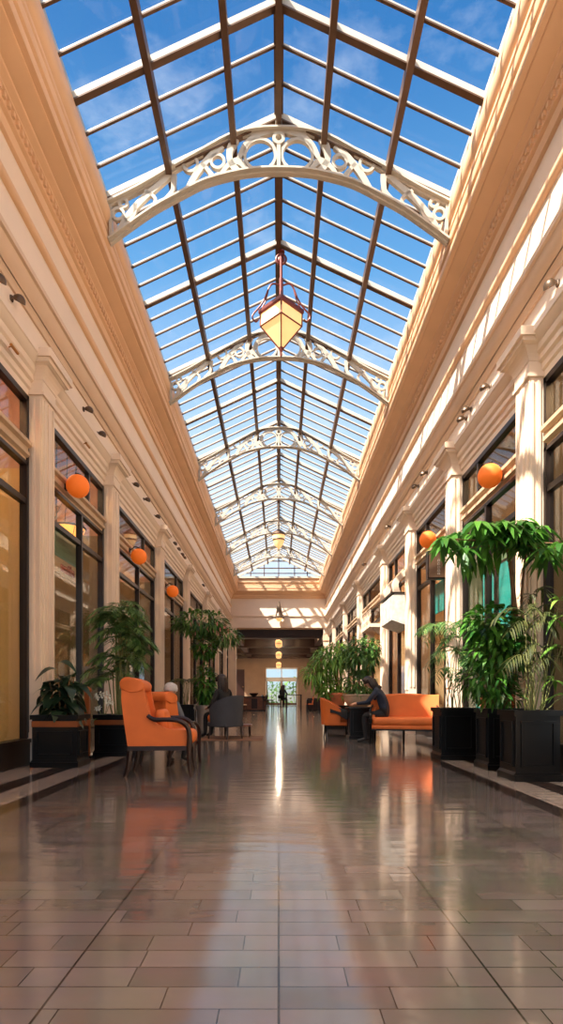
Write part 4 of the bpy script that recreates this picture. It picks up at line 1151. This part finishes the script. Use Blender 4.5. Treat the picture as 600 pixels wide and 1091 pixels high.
def tub_chair(x, y, rz, lb, fabric, inner, leg, sc=1.0, hb=0.84):
    r = empty('tub_chair', (x, y, 0), rz, lb, 'chair'); r.scale = (sc,sc,sc)
    def shell(r0, r1, z0, top, a0, a1, m, nm, par=None):
        b = MB(); vs = []; fs = []; n = 24
        for i in range(n+1):
            a = a0+(a1-a0)*i/n; h = top(a)
            fl = 1+0.10
            for (rr, z) in ((r0, z0), (r0*fl, h), (r1*fl, h), (r1, z0)): vs.append((-rr*math.cos(a)+0.02, rr*math.sin(a), z))
        for i in range(n):
            for k in range(4): fs.append((i*4+k, (i+1)*4+k, (i+1)*4+(k+1) % 4, i*4+(k+1) % 4))
        fs += [(0,1,2,3), (n*4+3,n*4+2,n*4+1,n*4)]
        b.add(vs, fs); return b.build(nm, m, par or r, sharp=60)
    tp = lambda a: hb - 0.26*(abs(a)/1.95)**2.2
    bk_ = shell(0.27, 0.315, 0.26, tp, -1.95, 1.95, M_[fabric], 'backrest')
    shell(0.262, 0.2705, 0.30, lambda a: tp(a)-0.02, -1.9, 1.9, M_[inner], 'lining', bk_)
    b = MB(); b.rbox((0.06,0,0.40),(0.52,0.47,0.16),0.065,k=3); b.build('seat_cushion', M_[inner], r, sharp=80)
    b = MB(); b.rbox((0.03,0,0.285),(0.50,0.50,0.09),0.03,k=2); b.build('seat_frame', M_[fabric], r, sharp=60)
    for sx, sy in ((0.24,0.2),(0.24,-0.2),(-0.2,0.18),(-0.2,-0.18)):
        b = MB(); b.tube([(sx,sy,0.26),(sx*1.05,sy*1.05,0.1),(sx*1.12,sy*1.12,0)], [0.022,0.018,0.013], 7); b.build('leg', M_[leg], r)
    return r
tub_chair(-1.12, 12.1, math.radians(140), 'charcoal tub chair with orange lining, seen from behind, woman seated', 'grey', 'orange', 'wood', 1.12)
tub_chair(1.30, 13.0, math.radians(-10), 'orange tub chair with black legs on the right, dark coat over its arm', 'orange', 'orange', 'black', 1.06)
# dark coat over the orange tub chair
o = empty('coat', (1.40, 12.78, 0.60), math.radians(-10), 'dark coat draped over the arm of the right orange tub chair', 'coat')
b = MB(); vs = []; fs = []; random.seed(3)
for i in range(9):
    for j in range(7):
        u = i/8; v = j/6; x = -0.22+0.5*u; y = -0.18+0.28*v
        z = 0.13-0.20*u**1.5 + 0.02*math.sin(7*u+4*v) - (0.16*(abs(v-0.5)*2)**2)
        vs.append((x,y,z)); 
for i in range(9):
    for j in range(7):
        x,y,z = vs[i*7+j]; vs.append((x,y,z-0.025))
for i in range(8):
    for j in range(6):
        fs.append((i*7+j,(i+1)*7+j,(i+1)*7+j+1,i*7+j+1)); fs.append(tuple(63+q for q in (i*7+j,i*7+j+1,(i+1)*7+j+1,(i+1)*7+j)))
for i in range(8):
    fs.append((i*7,i*7+63,(i+1)*7+63,(i+1)*7)); fs.append((i*7+6,(i+1)*7+6,(i+1)*7+69,i*7+69))
for j in range(6):
    fs.append((j,j+1,j+64,j+63)); fs.append((56+j,56+j+63,57+j+63,57+j))
b.add(vs, fs); b.build('cloth', M_['blackcl'], o, sharp=70)

def sofa(x, y, rz, lb):
    r = empty('sofa', (x, y, 0), rz, lb, 'sofa'); W = 0.62     # faces -y locally
    b = MB(); b.rbox((0,-0.05,0.44),(2*W-0.06,0.60,0.16),0.065,k=4); b.build('seat_cushion', M_['orange'], r, sharp=80)
    b = MB(); b.rbox((0,-0.04,0.33),(2*W,0.60,0.09),0.03,k=2); b.build('seat_base', M_['orange'], r, sharp=60)
    b = MB(); vs = []; fs = []; n = 16
    for i in range(n+1):
        u = i/n*2-1; xx = u*(W+0.02); top = 0.96+0.02*math.cos(u*PI*0.9)+0.015*u*u*u*u
        for (yy, z) in ((0.17,0.40),(0.20,0.62),(0.235,top-0.02),(0.27,top),(0.31,top-0.02),(0.32,0.6),(0.29,0.32)):
            vs.append((xx*(1+0.06*(z-0.4)), yy-0.06*abs(u)**4, z))
    for i in range(n):
        for k in range(7): fs.append((i*7+k,(i+1)*7+k,(i+1)*7+(k+1)%7,i*7+(k+1)%7))
    fs += [tuple(range(7)), tuple(n*7+k for k in reversed(range(7)))]
    b.add(vs, fs); b.build('backrest', M_['orange'], r, sharp=50)
    for s in (-1, 1):
        b = MB(); b.tube(smooth([(s*W,0.20,0.74),(s*(W+0.01),0.0,0.70),(s*(W+0.01),-0.2,0.65),(s*W,-0.32,0.56),(s*W,-0.34,0.42),(s*W,-0.34,0.22),(s*(W+0.01),-0.36,0.0)],4), 0.021, 8)
        b.lathe([(0.02,0.40),(0.036,0.41),(0.036,0.50),(0.02,0.51)], (s*W,-0.34,0), 10)
        b.build('arm', M_['black'], r)
        b = MB(); b.tube([(s*(W-0.05),0.24,0.34),(s*(W-0.03),0.28,0.0)], [0.026,0.018], 8); b.build('leg', M_['black'], r)
        b = MB(); b.prism([(0.22,0.36),(0.22,0.72),(-0.1,0.60),(-0.26,0.48),(-0.26,0.36)], 'x', s*(W-0.02), s*(W-0.07)); b.build('side_panel', M_['orange'], r, sharp=60)
    b = MB(); b.tube([(0,-0.33,0.30),(0,-0.34,0.0)], [0.024,0.02], 8); b.build('leg', M_['black'], r)
    b = MB(); b.box(-W,W,-0.345,-0.325,0.27,0.30); b.box(-W,-W+0.02,-0.325,0.26,0.27,0.30); b.box(W-0.02,W,-0.325,0.26,0.27,0.30); b.box(-W,W,0.26,0.28,0.27,0.30); b.build('rail', M_['black'], r)
    return r
sofa(2.44, 10.95, math.radians(-14), 'orange two-seat sofa with black iron arms, person at its left end')

# black side table
r = empty('side_table', (1.80, 12.35, 0), 0, 'black panelled pedestal side table between the sofa and the orange tub chair', 'table')
b = MB(); b.box(-0.26,0.26,-0.24,0.24,0.07,0.64); bd = b.build('body', M_['black'], r)
b = MB(); b.box(-0.29,0.29,-0.27,0.27,0,0.07); b.build('plinth', M_['black'], r)
b = MB(); b.rbox((0,0,0.665),(0.62,0.58,0.05),0.015,k=2); b.build('top', M_['black'], r)
for face in range(4):
    b = MB(); b.M = Matrix.Rotation(PI/2*face, 4, 'Z'); off = 0.24 if face % 2 == 0 else 0.26; a = 0.20
    for (x0,x1,z0,z1) in ((-a,a,0.14,0.165),(-a,a,0.565,0.59),(-a,-a+0.025,0.165,0.565),(a-0.025,a,0.165,0.565)): b.box(x0,x1,-off-0.014,-off,z0,z1)
    b.M = None; b.build('panel_moulding', M_['black'], bd)
# low table and rug by the woman
r = empty('low_table', (-0.92, 12.75, 0), 0, 'low brown wooden table in front of the seated dark-haired woman', 'table')
b = MB(); b.rbox((0,0,0.27),(0.62,0.5,0.04),0.012,k=2); b.build('top', M_['midwood'], r)
for sx in (-1,1):
    for sy in (-1,1):
        b = MB(); b.tube([(sx*0.26,sy*0.2,0.25),(sx*0.27,sy*0.21,0)], [0.02,0.015], 6); b.build('leg', M_['wood'], r)
o = MB(); o.rbox((0,0,0.006),(1.35,1.3,0.011),0.005,k=1); rg = o.build('rug', M_['rug']); rg.location = (-1.02,12.35,0); tag(rg, 'small brown rug under the charcoal tub chair', 'rug')
# brass rail post and dark stand
r = empty('rail_post', (-2.86, 8.42, 0), 0, 'upright wooden rail post with copper knob between the two left planters', 'post')
b = MB(); b.box(-0.035,0.035,-0.035,0.035,0.03,1.0); b.build('shaft', M_['copper'], r)
b = MB(); b.lathe([(0.05,0.98),(0.065,1.0),(0.065,1.02),(0.05,1.05)], n=14); b.tube([(0.02,0,1.03),(-0.09,0,1.04)], 0.04, 10); b.build('knob', M_['copper'], r)
b = MB(); b.box(-0.08,0.08,-0.08,0.08,0,0.03); b.build('foot', M_['black'], r)
r = empty('menu_stand', (-3.05, 8.55, 0), 0, 'low black stand with sloping top behind the rail post', 'stand')
b = MB(); b.box(-0.12,0.12,-0.12,0.12,0,0.05); b.box(-0.10,0.10,-0.08,0.08,0.05,0.72); b.build('body', M_['black'], r)
b = MB(); b.prism([(-0.14,0.72),(0.14,0.72),(0.14,0.76),(-0.14,0.86)], 'x', -0.13, 0.13); b.build('top', M_['black'], r)

# ------------------------------------------------------------------ people
def person(name, lb, loc, rz, J, m_top, m_leg, face_dir, extra_top=None, sc=1.0):
    """one skinned body; J holds the joints in local metres (facing +x)"""
    order = ['pel','wst','chs','nck','hd0','hd1','hd2']
    rad = dict(pel=.135,wst=.125,chs=.145,nck=.052,hd0=.066,hd1=.094,hd2=.07,sh=.066,el=.046,wr=.030,hn=.036,hip=.095,kn=.064,an=.043,hl=.04,to=.034)
    V = []; R = []; E = []; T = []; ix = {}
    def add(k, p, r):
        ix[k] = len(V); V.append(Vector(p)); R.append(r); return ix[k]
    for k in order: add(k, J[k], rad[k])
    for a, c, t in (('pel','wst','top'),('wst','chs','top'),('chs','nck','top'),('nck','hd0','skin'),('hd0','hd1','skin'),('hd1','hd2','skin')): E.append((ix[a],ix[c])); T.append(t)
    for s in 'LR':
        for k in ('sh','el','wr','hn','hip','kn','an','to'): add(k+s, J[k+s], rad[k])
        for a, c, t in (('chs','sh'+s,'top'),('sh'+s,'el'+s,'top'),('el'+s,'wr'+s,'top'),('wr'+s,'hn'+s,'skin'),('pel','hip'+s,'leg'),('hip'+s,'kn'+s,'leg'),('kn'+s,'an'+s,'leg'),('an'+s,'to'+s,'shoe')):
            E.append((ix[a],ix[c])); T.append(t)
        h = V[ix['hn'+s]]; d = (h-V[ix['wr'+s]]).normalized(); sd = d.cross(Vector((0,0,1)))
        if sd.length < .1: sd = Vector((0,1,0))
        sd.normalize(); dn = sd.cross(d).normalized()
        if dn.z > 0: dn = -dn
        for q, (off, l) in enumerate(((-0.028,0.058),(-0.010,0.072),(0.010,0.070),(0.028,0.054))):
            a = add('f%d%s'%(q,s), h+d*0.035+sd*off, .0095); c = add('g%d%s'%(q,s), h+d*(0.035+l*0.55)+sd*off*1.15+dn*0.008, .0085); e = add('h%d%s'%(q,s), h+d*(0.035+l*0.85)+sd*off*1.15+dn*0.032, .0075)
            for u, w in ((ix['hn'+s],a),(a,c),(c,e)): E.append((u,w)); T.append('skin')
        sg = -1 if s == 'L' else 1
        a = add('t0'+s, h+sd*0.034*sg-d*0.005+dn*0.008, .011); c = add('t1'+s, h+sd*0.052*sg+d*0.032+dn*0.018, .009)
        for u, w in ((ix['hn'+s],a),(a,c)): E.append((u,w)); T.append('skin')
    me = bpy.data.meshes.new(name); me.from_pydata(V, E, []); ob = bpy.data.objects.new(name, me); COL.objects.link(ob)
    sk = ob.modifiers.new('Skin', 'SKIN'); sk.use_smooth_shade = True
    if not me.skin_vertices: raise RuntimeError('no skin layer')
    for i, sv in enumerate(me.skin_vertices[0].data):
        sv.radius = (R[i], R[i]); sv.use_root = (i == 0)
    for i in (ix['chs'], ix['wst'], ix['pel']): me.skin_vertices[0].data[i].radius = (R[i]*1.12, R[i]*0.9)
    ss = ob.modifiers.new('Sub', 'SUBSURF'); ss.levels = 2; ss.render_levels = 2
    dg = bpy.context.evaluated_depsgraph_get(); dg.update()
    m2 = bpy.data.meshes.new_from_object(ob.evaluated_get(dg)); bpy.data.objects.remove(ob)
    # face features joined into the same mesh
    vs = [tuple(v.co) for v in m2.vertices]; fs = [tuple(p.vertices) for p in m2.polygons]; mi = []
    tags = {'top':0,'leg':1,'skin':2,'shoe':3}
    for p in m2.polygons:
        c = p.center; best = None
        for (a, e), t in zip(E, T):
            A = V[a]; B = V[e]; AB = B-A; q = max(0, min(1, (c-A).dot(AB)/max(1e-9, AB.length_squared)))
            dd = (c-(A+AB*q)).length - (R[a]*(1-q)+R[e]*q)*0.9
            if best is None or dd < best[0]: best = (dd, t)
        mi.append(tags[best[1]])
    fb = MB(); hc = Vector(J['hd1']); f = Vector(face_dir).normalized(); up = (Vector(J['hd2'])-Vector(J['hd0'])).normalized(); sd = up.cross(f).normalized()
    def pt(x, y, z): return hc + f*x + sd*y + up*z
    def el(c, r, m): fb.ell(tuple(c), r, 10, m)
    el(pt(.098,0,-.035), (.018,.014,.022), 2); el(pt(.104,0,-.048), (.014,.017,.012), 2)
    for s in (-1,1):
        el(pt(.086,s*.032,-.005), (.013,.013,.011), 4); el(pt(-.0,s*.098,-.02), (.02,.012,.032), 2)
        el(pt(.09,s*.032,.016), (.012,.02,.006), 5)
    el(pt(.088,0,-.078), (.012,.024,.008), 6)
    o0 = len(vs); vs += fb.v; fs += [tuple(i+o0 for i in q) for q in fb.f]; mi += fb.mi
    m3 = bpy.data.meshes.new(name); m3.from_pydata(vs, [], fs)
    for k in (m_top, m_leg, 'skin', 'shoe', 'eye', 'hairdk', 'terra'): m3.materials.append(M_[k])
    m3.polygons.foreach_set('material_index', mi); m3.polygons.foreach_set('use_smooth', [True]*len(fs)); m3.update()
    root = empty(name, loc, rz, lb, 'person'); root.scale = (sc, sc, sc)
    q = bpy.data.objects.new('body', m3); COL.objects.link(q); q.parent = root
    return root, pt
def seated(sh, lean, hands, spread=0.11, foot=(0.42,0.42), headfwd=0.05, shrug=0.0):
    ca, sa = math.cos(lean), math.sin(lean)
    def T(u, y, z): return (u*ca+z*sa, y, sh+0.11+z*ca-u*sa)
    J = dict(pel=T(0,0,0), wst=T(0,0,.17), chs=T(0.0,0,.36), nck=T(0.02,0,.53), hd0=T(.04+headfwd,0,.61), hd1=T(.05+headfwd,0,.69), hd2=T(.04+headfwd,0,.76))
    for s, sg in (('L',1),('R',-1)):
        J['sh'+s] = T(0.0, sg*.185, .44+shrug); J['hip'+s] = (0.04, sg*.095, sh+.08); 
        fx = foot[0] if s == 'L' else foot[1]
        J['kn'+s] = (0.44, sg*spread, sh+.05); J['an'+s] = (fx, sg*spread, 0.09); J['to'+s] = (fx+0.17, sg*(spread+.02), 0.035)
        el, wr = hands[s]; J['el'+s] = el; J['wr'+s] = wr
        d = (Vector(wr)-Vector(el)).normalized(); J['hn'+s] = tuple(Vector(wr)+d*0.075)
    return J
def hair_cap(root, pt, m, long=0.0, bulk=1.0):
    b = MB(); n = 14; rows = []
    vs = []; fs = []
    # shell around skull, open at the face
    for i in range(9):
        a = -0.35+ (PI/2+0.35)*i/8
        for k in range(n+1):
            t = 0.85 + (2*PI-1.7)*k/n
            rr = 0.112*bulk*math.cos(a) if i < 8 else 0.001
            q = pt(rr*math.cos(t)*1.06-0.006, rr*math.sin(t), 0.015+0.112*bulk*math.sin(a)); vs.append(tuple(q))
    for i in range(8):
        for k in range(n): fs.append((i*(n+1)+k, i*(n+1)+k+1, (i+1)*(n+1)+k+1, (i+1)*(n+1)+k))
    b.add(vs, fs)
    # fringe over the brow
    b.tube([tuple(pt(0.085*math.cos(t), 0.10*math.sin(t), 0.065+0.01*math.cos(3*t))) for t in [-1.1+2.2*k/8 for k in range(9)]], [0.012,0.02,0.026,0.028,0.028,0.028,0.026,0.02,0.012], 8)
    if long:
        for k in range(9):
            t = PI-1.25+2.5*k/8; x, y = math.cos(t)*0.10, math.sin(t)*0.105
            b.tube([tuple(pt(x,y,0.05)), tuple(pt(x*1.12-0.01,y*1.1,-0.06)), tuple(pt(x*1.1-0.02,y*1.05,-0.06-long*0.6)), tuple(pt(x*0.9-0.02,y*0.9,-0.06-long))], [0.03,0.036,0.034,0.012], 7)
    b.build('hair', M_[m], root, sharp=70)

# man in the dark hooded jacket on the sofa, leaning to the side table (faces -x)
J = seated(0.50, 0.42, {'L': ((0.34,0.26,0.80),(0.56,0.18,0.78)), 'R': ((0.36,-0.20,0.80),(0.58,-0.10,0.775))}, 0.12, (0.40,0.34), 0.05)
root, pt = person('person', 'person in a dark hooded jacket leaning forward from the orange sofa to the side table', (2.13, 11.02, 0), math.radians(158), J, 'navy', 'trouser', (1,0,-0.25))
hair_cap(root, pt, 'hairdk', 0.10, 1.04)
b = MB(); c = Vector(J['nck']); b.tube([tuple(c+Vector((0.062*math.cos(t)-0.015, 0.085*math.sin(t), -0.02*math.cos(t)-0.005))) for t in [0.6+(2*PI-1.2)*k/14 for k in range(15)]], [0.02]+[0.042]*13+[0.02], 8); b.build('hood', M_['blackcl'], root)
# dark-haired woman in the charcoal chair, seen from behind
J = seated(0.47, 0.0, {'L': ((0.05,0.30,0.72),(0.26,0.20,0.68)), 'R': ((0.05,-0.30,0.72),(0.27,-0.16,0.70))}, 0.11, (0.46,0.50), 0.02)
root, pt = person('person', 'woman with long dark brown hair in black clothes, seated in the charcoal chair', (-1.20, 12.22, 0), math.radians(140), J, 'blackcl', 'trouser', (1,0,-0.05))
hair_cap(root, pt, 'hairdk', 0.26, 1.12)
# grey-haired person in the rear armchair
J = seated(0.46, -0.06, {'L': ((0.06,0.26,0.72),(0.30,0.18,0.66)), 'R': ((0.06,-0.26,0.72),(0.30,-0.14,0.66))}, 0.12, (0.10,0.20), 0.03)
root, pt = person('person', 'grey-haired person in grey sweater and dark trousers, mostly hidden by the orange armchairs', (-1.50, 7.74, 0), math.radians(60), J, 'greycl', 'trouser', (1,0,-0.05), sc=0.80)
hair_cap(root, pt, 'hairgr', 0.0, 1.05)
# far person at the high table
J = seated(0.72, 0.08, {'L': ((0.20,0.26,1.02),(0.42,0.14,1.07)), 'R': ((0.20,-0.26,1.02),(0.42,-0.12,1.07))}, 0.11, (0.34,0.32), 0.03)
for s in 'LR':
    J['kn'+s] = (J['kn'+s][0]-0.06, J['kn'+s][1], 0.72); J['an'+s] = (J['an'+s][0], J['an'+s][1], 0.30); J['to'+s] = (J['to'+s][0], J['to'+s][1], 0.25)
root, pt = person('person', 'far person with long dark hair on a stool at the high table by the lobby', (0.22, 34.8, 0), math.radians(60), J, 'blackcl', 'trouser', (1,0,-0.05))
hair_cap(root, pt, 'hairdk', 0.34, 1.12)

# ------------------------------------------------------------------ furniture by the lobby
def stool(x, y, rz, lb, grp='bar stools by the lobby'):
    r = empty('bar_stool', (x, y, 0), rz, lb, 'stool', grp)
    b = MB(); b.rbox((0,0,0.69),(0.40,0.40,0.06),0.025,k=2); b.build('seat', M_['black'], r)
    b = MB(); b.rbox((-0.19,0,0.90),(0.04,0.38,0.22),0.018,k=2); b.box(-0.20,-0.175,-0.15,-0.12,0.70,0.82); b.box(-0.20,-0.175,0.12,0.15,0.70,0.82); b.build('backrest', M_['black'], r)
    for sx in (-1,1):
        for sy in (-1,1):
            b = MB(); b.tube([(sx*0.16,sy*0.16,0.67),(sx*0.2,sy*0.2,0)], 0.018, 6); b.build('leg', M_['wood'], r)
    b = MB(); b.tube([(0.185,-0.185,0.27),(0.185,0.185,0.27)], 0.012, 6); b.tube([(-0.185,-0.185,0.27),(-0.185,0.185,0.27)], 0.012, 6); b.build('footrest', M_['wood'], r)
    return r
stool(0.22, 34.8, math.radians(60), 'dark bar stool under the far long-haired person')
stool(-0.55, 34.6, 0.3, 'dark bar stool left of the far person, in front of the glass doors')
stool(-0.85, 36.0, 0.3, 'dark bar stool set back left, at the far counter end')
def high_table(x, y, w, lb):
    r = empty('high_table', (x, y, 0), 0, lb, 'table')
    b = MB(); b.rbox((0,0,1.02),(w,0.6,0.05),0.012,k=2); b.build('top', M_['wood'], r)
    for sx in (-1,1):
        for sy in (-1,1):
            b = MB(); b.box(sx*(w/2-0.09),sx*(w/2-0.01),sy*0.2,sy*0.28,0,0.995); b.build('leg', M_['wood'], r)
    return r
high_table(0.93, 35.0, 1.0, 'dark high table right of the far long-haired person')
def counter(x, y, w, hgt, lb, body='midwood'):
    r = empty('counter', (x, y, 0), 0, lb, 'counter')
    b = MB(); b.box(-w/2,w/2,-0.28,0.28,0.06,hgt-0.05); b.build('body', M_[body], r)
    b = MB(); b.box(-w/2-0.04,w/2+0.04,-0.32,0.32,hgt-0.05,hgt); b.build('top', M_['wood'], r)
    b = MB(); b.box(-w/2+0.03,w/2-0.03,-0.25,0.25,0,0.06); b.build('plinth', M_['black'], r)
    for k in range(3):
        b = MB(); xx = -w/2+w*(k+0.5)/3; q = w/6-0.06; b.box(xx-q,xx+q,-0.295,-0.28,0.14,hgt-0.14); b.build('panel', M_['wood' if k == 1 else body], r)
    return r
counter(-1.55, 36.2, 1.5, 0.92, 'brown wooden counter at the lobby mouth, left of the stools')
counter(2.55, 36.6, 1.3, 0.80, 'dark low counter at the lobby mouth on the right, beyond the bright tree', 'wood')
def small_chair(x, y, rz, lb, m):
    r = empty('dining_chair', (x, y, 0), rz, lb, 'chair', 'small chairs at the lobby mouth')
    b = MB(); b.rbox((0,0,0.45),(0.44,0.44,0.07),0.03,k=2); b.build('seat', M_[m], r)
    b = MB(); b.rbox((-0.21,0,0.70),(0.05,0.42,0.42),0.022,k=2,R=Matrix.Rotation(math.radians(-8),3,'Y')); b.build('backrest', M_[m], r)
    for sx in (-1,1):
        for sy in (-1,1):
            b = MB(); b.tube([(sx*0.17,sy*0.17,0.42),(sx*0.19,sy*0.19,0)], 0.017, 6); b.build('leg', M_['wood'], r)
    return r
small_chair(-2.05, 31.5, 0.4, 'pale small chair at the far left, right of the woman in charcoal chair', 'stone')
small_chair(1.88, 34.4, PI, 'small orange-backed chair at the far right before the dark counter', 'orange')
r = empty('low_table', (2.0, 32.6, 0), 0, 'dark square table far right behind the bright weeping tree', 'table')
b = MB(); b.rbox((0,0,0.72),(0.8,0.8,0.05),0.012,k=2); b.build('top', M_['black'], r)
for sx in (-1,1):
    for sy in (-1,1):
        b = MB(); b.box(sx*0.30,sx*0.37,sy*0.30,sy*0.37,0,0.695); b.build('leg', M_['black'], r)
r = empty('serving_bowl', (-1.6, 36.15, 0.92), 0, 'dark bowl standing on the brown wooden counter', 'bowl')
b = MB(); b.lathe([(0.12,0),(0.14,0.02),(0.28,0.14),(0.32,0.22),(0.29,0.22),(0.24,0.13),(0.05,0.04)], n=20); b.build('vessel', M_['wood'], r)
b = MB(); b.lathe([(0.30,0.205),(0.33,0.22),(0.30,0.235)], n=20); b.build('rim', M_['copper'], r)
r = empty('sliding_panel', (-3.9, 56.0, 0), 0, 'tall dark brown wooden door panel at the left side of the lobby', 'door')
b = MB(); b.box(-0.5,0.5,0,0.08,0,3.6); b.build('leaf', M_['wood'], r)
b = MB(); b.lathe([(0.02,-0.06),(0.06,-0.05),(0.06,-0.02),(0.02,0)], (0.35,-0.03,1.9), 10); b.build('knob', M_['brass'], r)

# ------------------------------------------------------------------ sun, sky, camera
SUN = Vector((0.68, 0.46, -1.0)).normalized()
sl = bpy.data.lights.new('sun', 'SUN'); sl.energy = 9.5; sl.angle = math.radians(0.55); sl.color = (1.0, 0.93, 0.82)
so = bpy.data.objects.new('sun', sl); COL.objects.link(so); so.rotation_euler = SUN.to_track_quat('-Z', 'Y').to_euler(); so.location = (-10, -6, 25)

w = bpy.data.worlds.new('sky'); scene.world = w; w.use_nodes = True
nt = w.node_tree; N = nt.nodes; L = nt.links; bg = N.get('Background')
tc = N.new('ShaderNodeTexCoord'); sp = N.new('ShaderNodeSeparateXYZ'); L.new(tc.outputs['Generated'], sp.inputs[0])
rp = N.new('ShaderNodeValToRGB'); cr = rp.color_ramp
cr.elements[0].position = 0.0; cr.elements[0].color = (0.62, 0.60, 0.56, 1)
cr.elements[1].position = 1.0; cr.elements[1].color = lin((38,94,156))+(1,)
for p, c in ((0.03,(0.62,0.80,0.98)),(0.22,(0.68,0.80,0.92)),(0.42,(0.44,0.63,0.86)),(0.60,lin((100,160,212))),(0.75,lin((58,120,182)))):
    e = cr.elements.new(p); e.color = tuple(c)+(1,)
L.new(sp.outputs['Z'], rp.inputs['Fac'])
# thin cloud
mp = N.new('ShaderNodeMapping'); mp.inputs['Scale'].default_value = (2.2, 2.2, 5.0); L.new(tc.outputs['Generated'], mp.inputs['Vector'])
nz = N.new('ShaderNodeTexNoise'); nz.inputs['Scale'].default_value = 1.6; nz.inputs['Detail'].default_value = 8; nz.inputs['Roughness'].default_value = 0.6; L.new(mp.outputs['Vector'], nz.inputs['Vector'])
cm = N.new('ShaderNodeMapRange'); cm.inputs['From Min'].default_value = 0.52; cm.inputs['From Max'].default_value = 0.75; cm.inputs['To Max'].default_value = 0.55; L.new(nz.outputs['Fac'], cm.inputs['Value'])
mx = N.new('ShaderNodeMix'); mx.data_type = 'RGBA'; L.new(cm.outputs['Result'], mx.inputs['Factor']); L.new(rp.outputs['Color'], mx.inputs['A']); mx.inputs['B'].default_value = (0.80,0.86,0.93,1)
# bright haze around the sun
dt = N.new('ShaderNodeVectorMath'); dt.operation = 'DOT_PRODUCT'; L.new(tc.outputs['Generated'], dt.inputs[0]); dt.inputs[1].default_value = tuple(-SUN)
pw = N.new('ShaderNodeMath'); pw.operation = 'POWER'; pw.use_clamp = False
mxx = N.new('ShaderNodeMath'); mxx.operation = 'MAXIMUM'; L.new(dt.outputs['Value'], mxx.inputs[0]); mxx.inputs[1].default_value = 0.0
L.new(mxx.outputs[0], pw.inputs[0]); pw.inputs[1].default_value = 9.0
gl = N.new('ShaderNodeMix'); gl.data_type = 'RGBA'; gl.blend_type = 'ADD'; gl.clamp_factor = False; L.new(pw.outputs[0], gl.inputs['Factor']); L.new(mx.outputs['Result'], gl.inputs['A']); gl.inputs['B'].default_value = (5.0, 4.5, 3.8, 1)
L.new(gl.outputs['Result'], bg.inputs['Color']); bg.inputs['Strength'].default_value = 0.8

cd = bpy.data.cameras.new('camera'); co = bpy.data.objects.new('camera', cd); COL.objects.link(co)
co.location = (0, 0, CAMZ); co.rotation_euler = (PI/2, 0, 0)
cd.sensor_fit = 'AUTO'; cd.sensor_width = 36.0; cd.lens = 600/1091*36.0
cd.shift_x = 3/1091; cd.shift_y = (742-545.5)/1091
cd.clip_start = 0.05; cd.clip_end = 200
scene.camera = co
vs_ = scene.view_settings; vs_.view_transform = 'Standard'; vs_.look = 'None'; vs_.gamma = 1.0; vs_.exposure = 0.78
try: vs_.use_curve_mapping = False
except Exception: pass
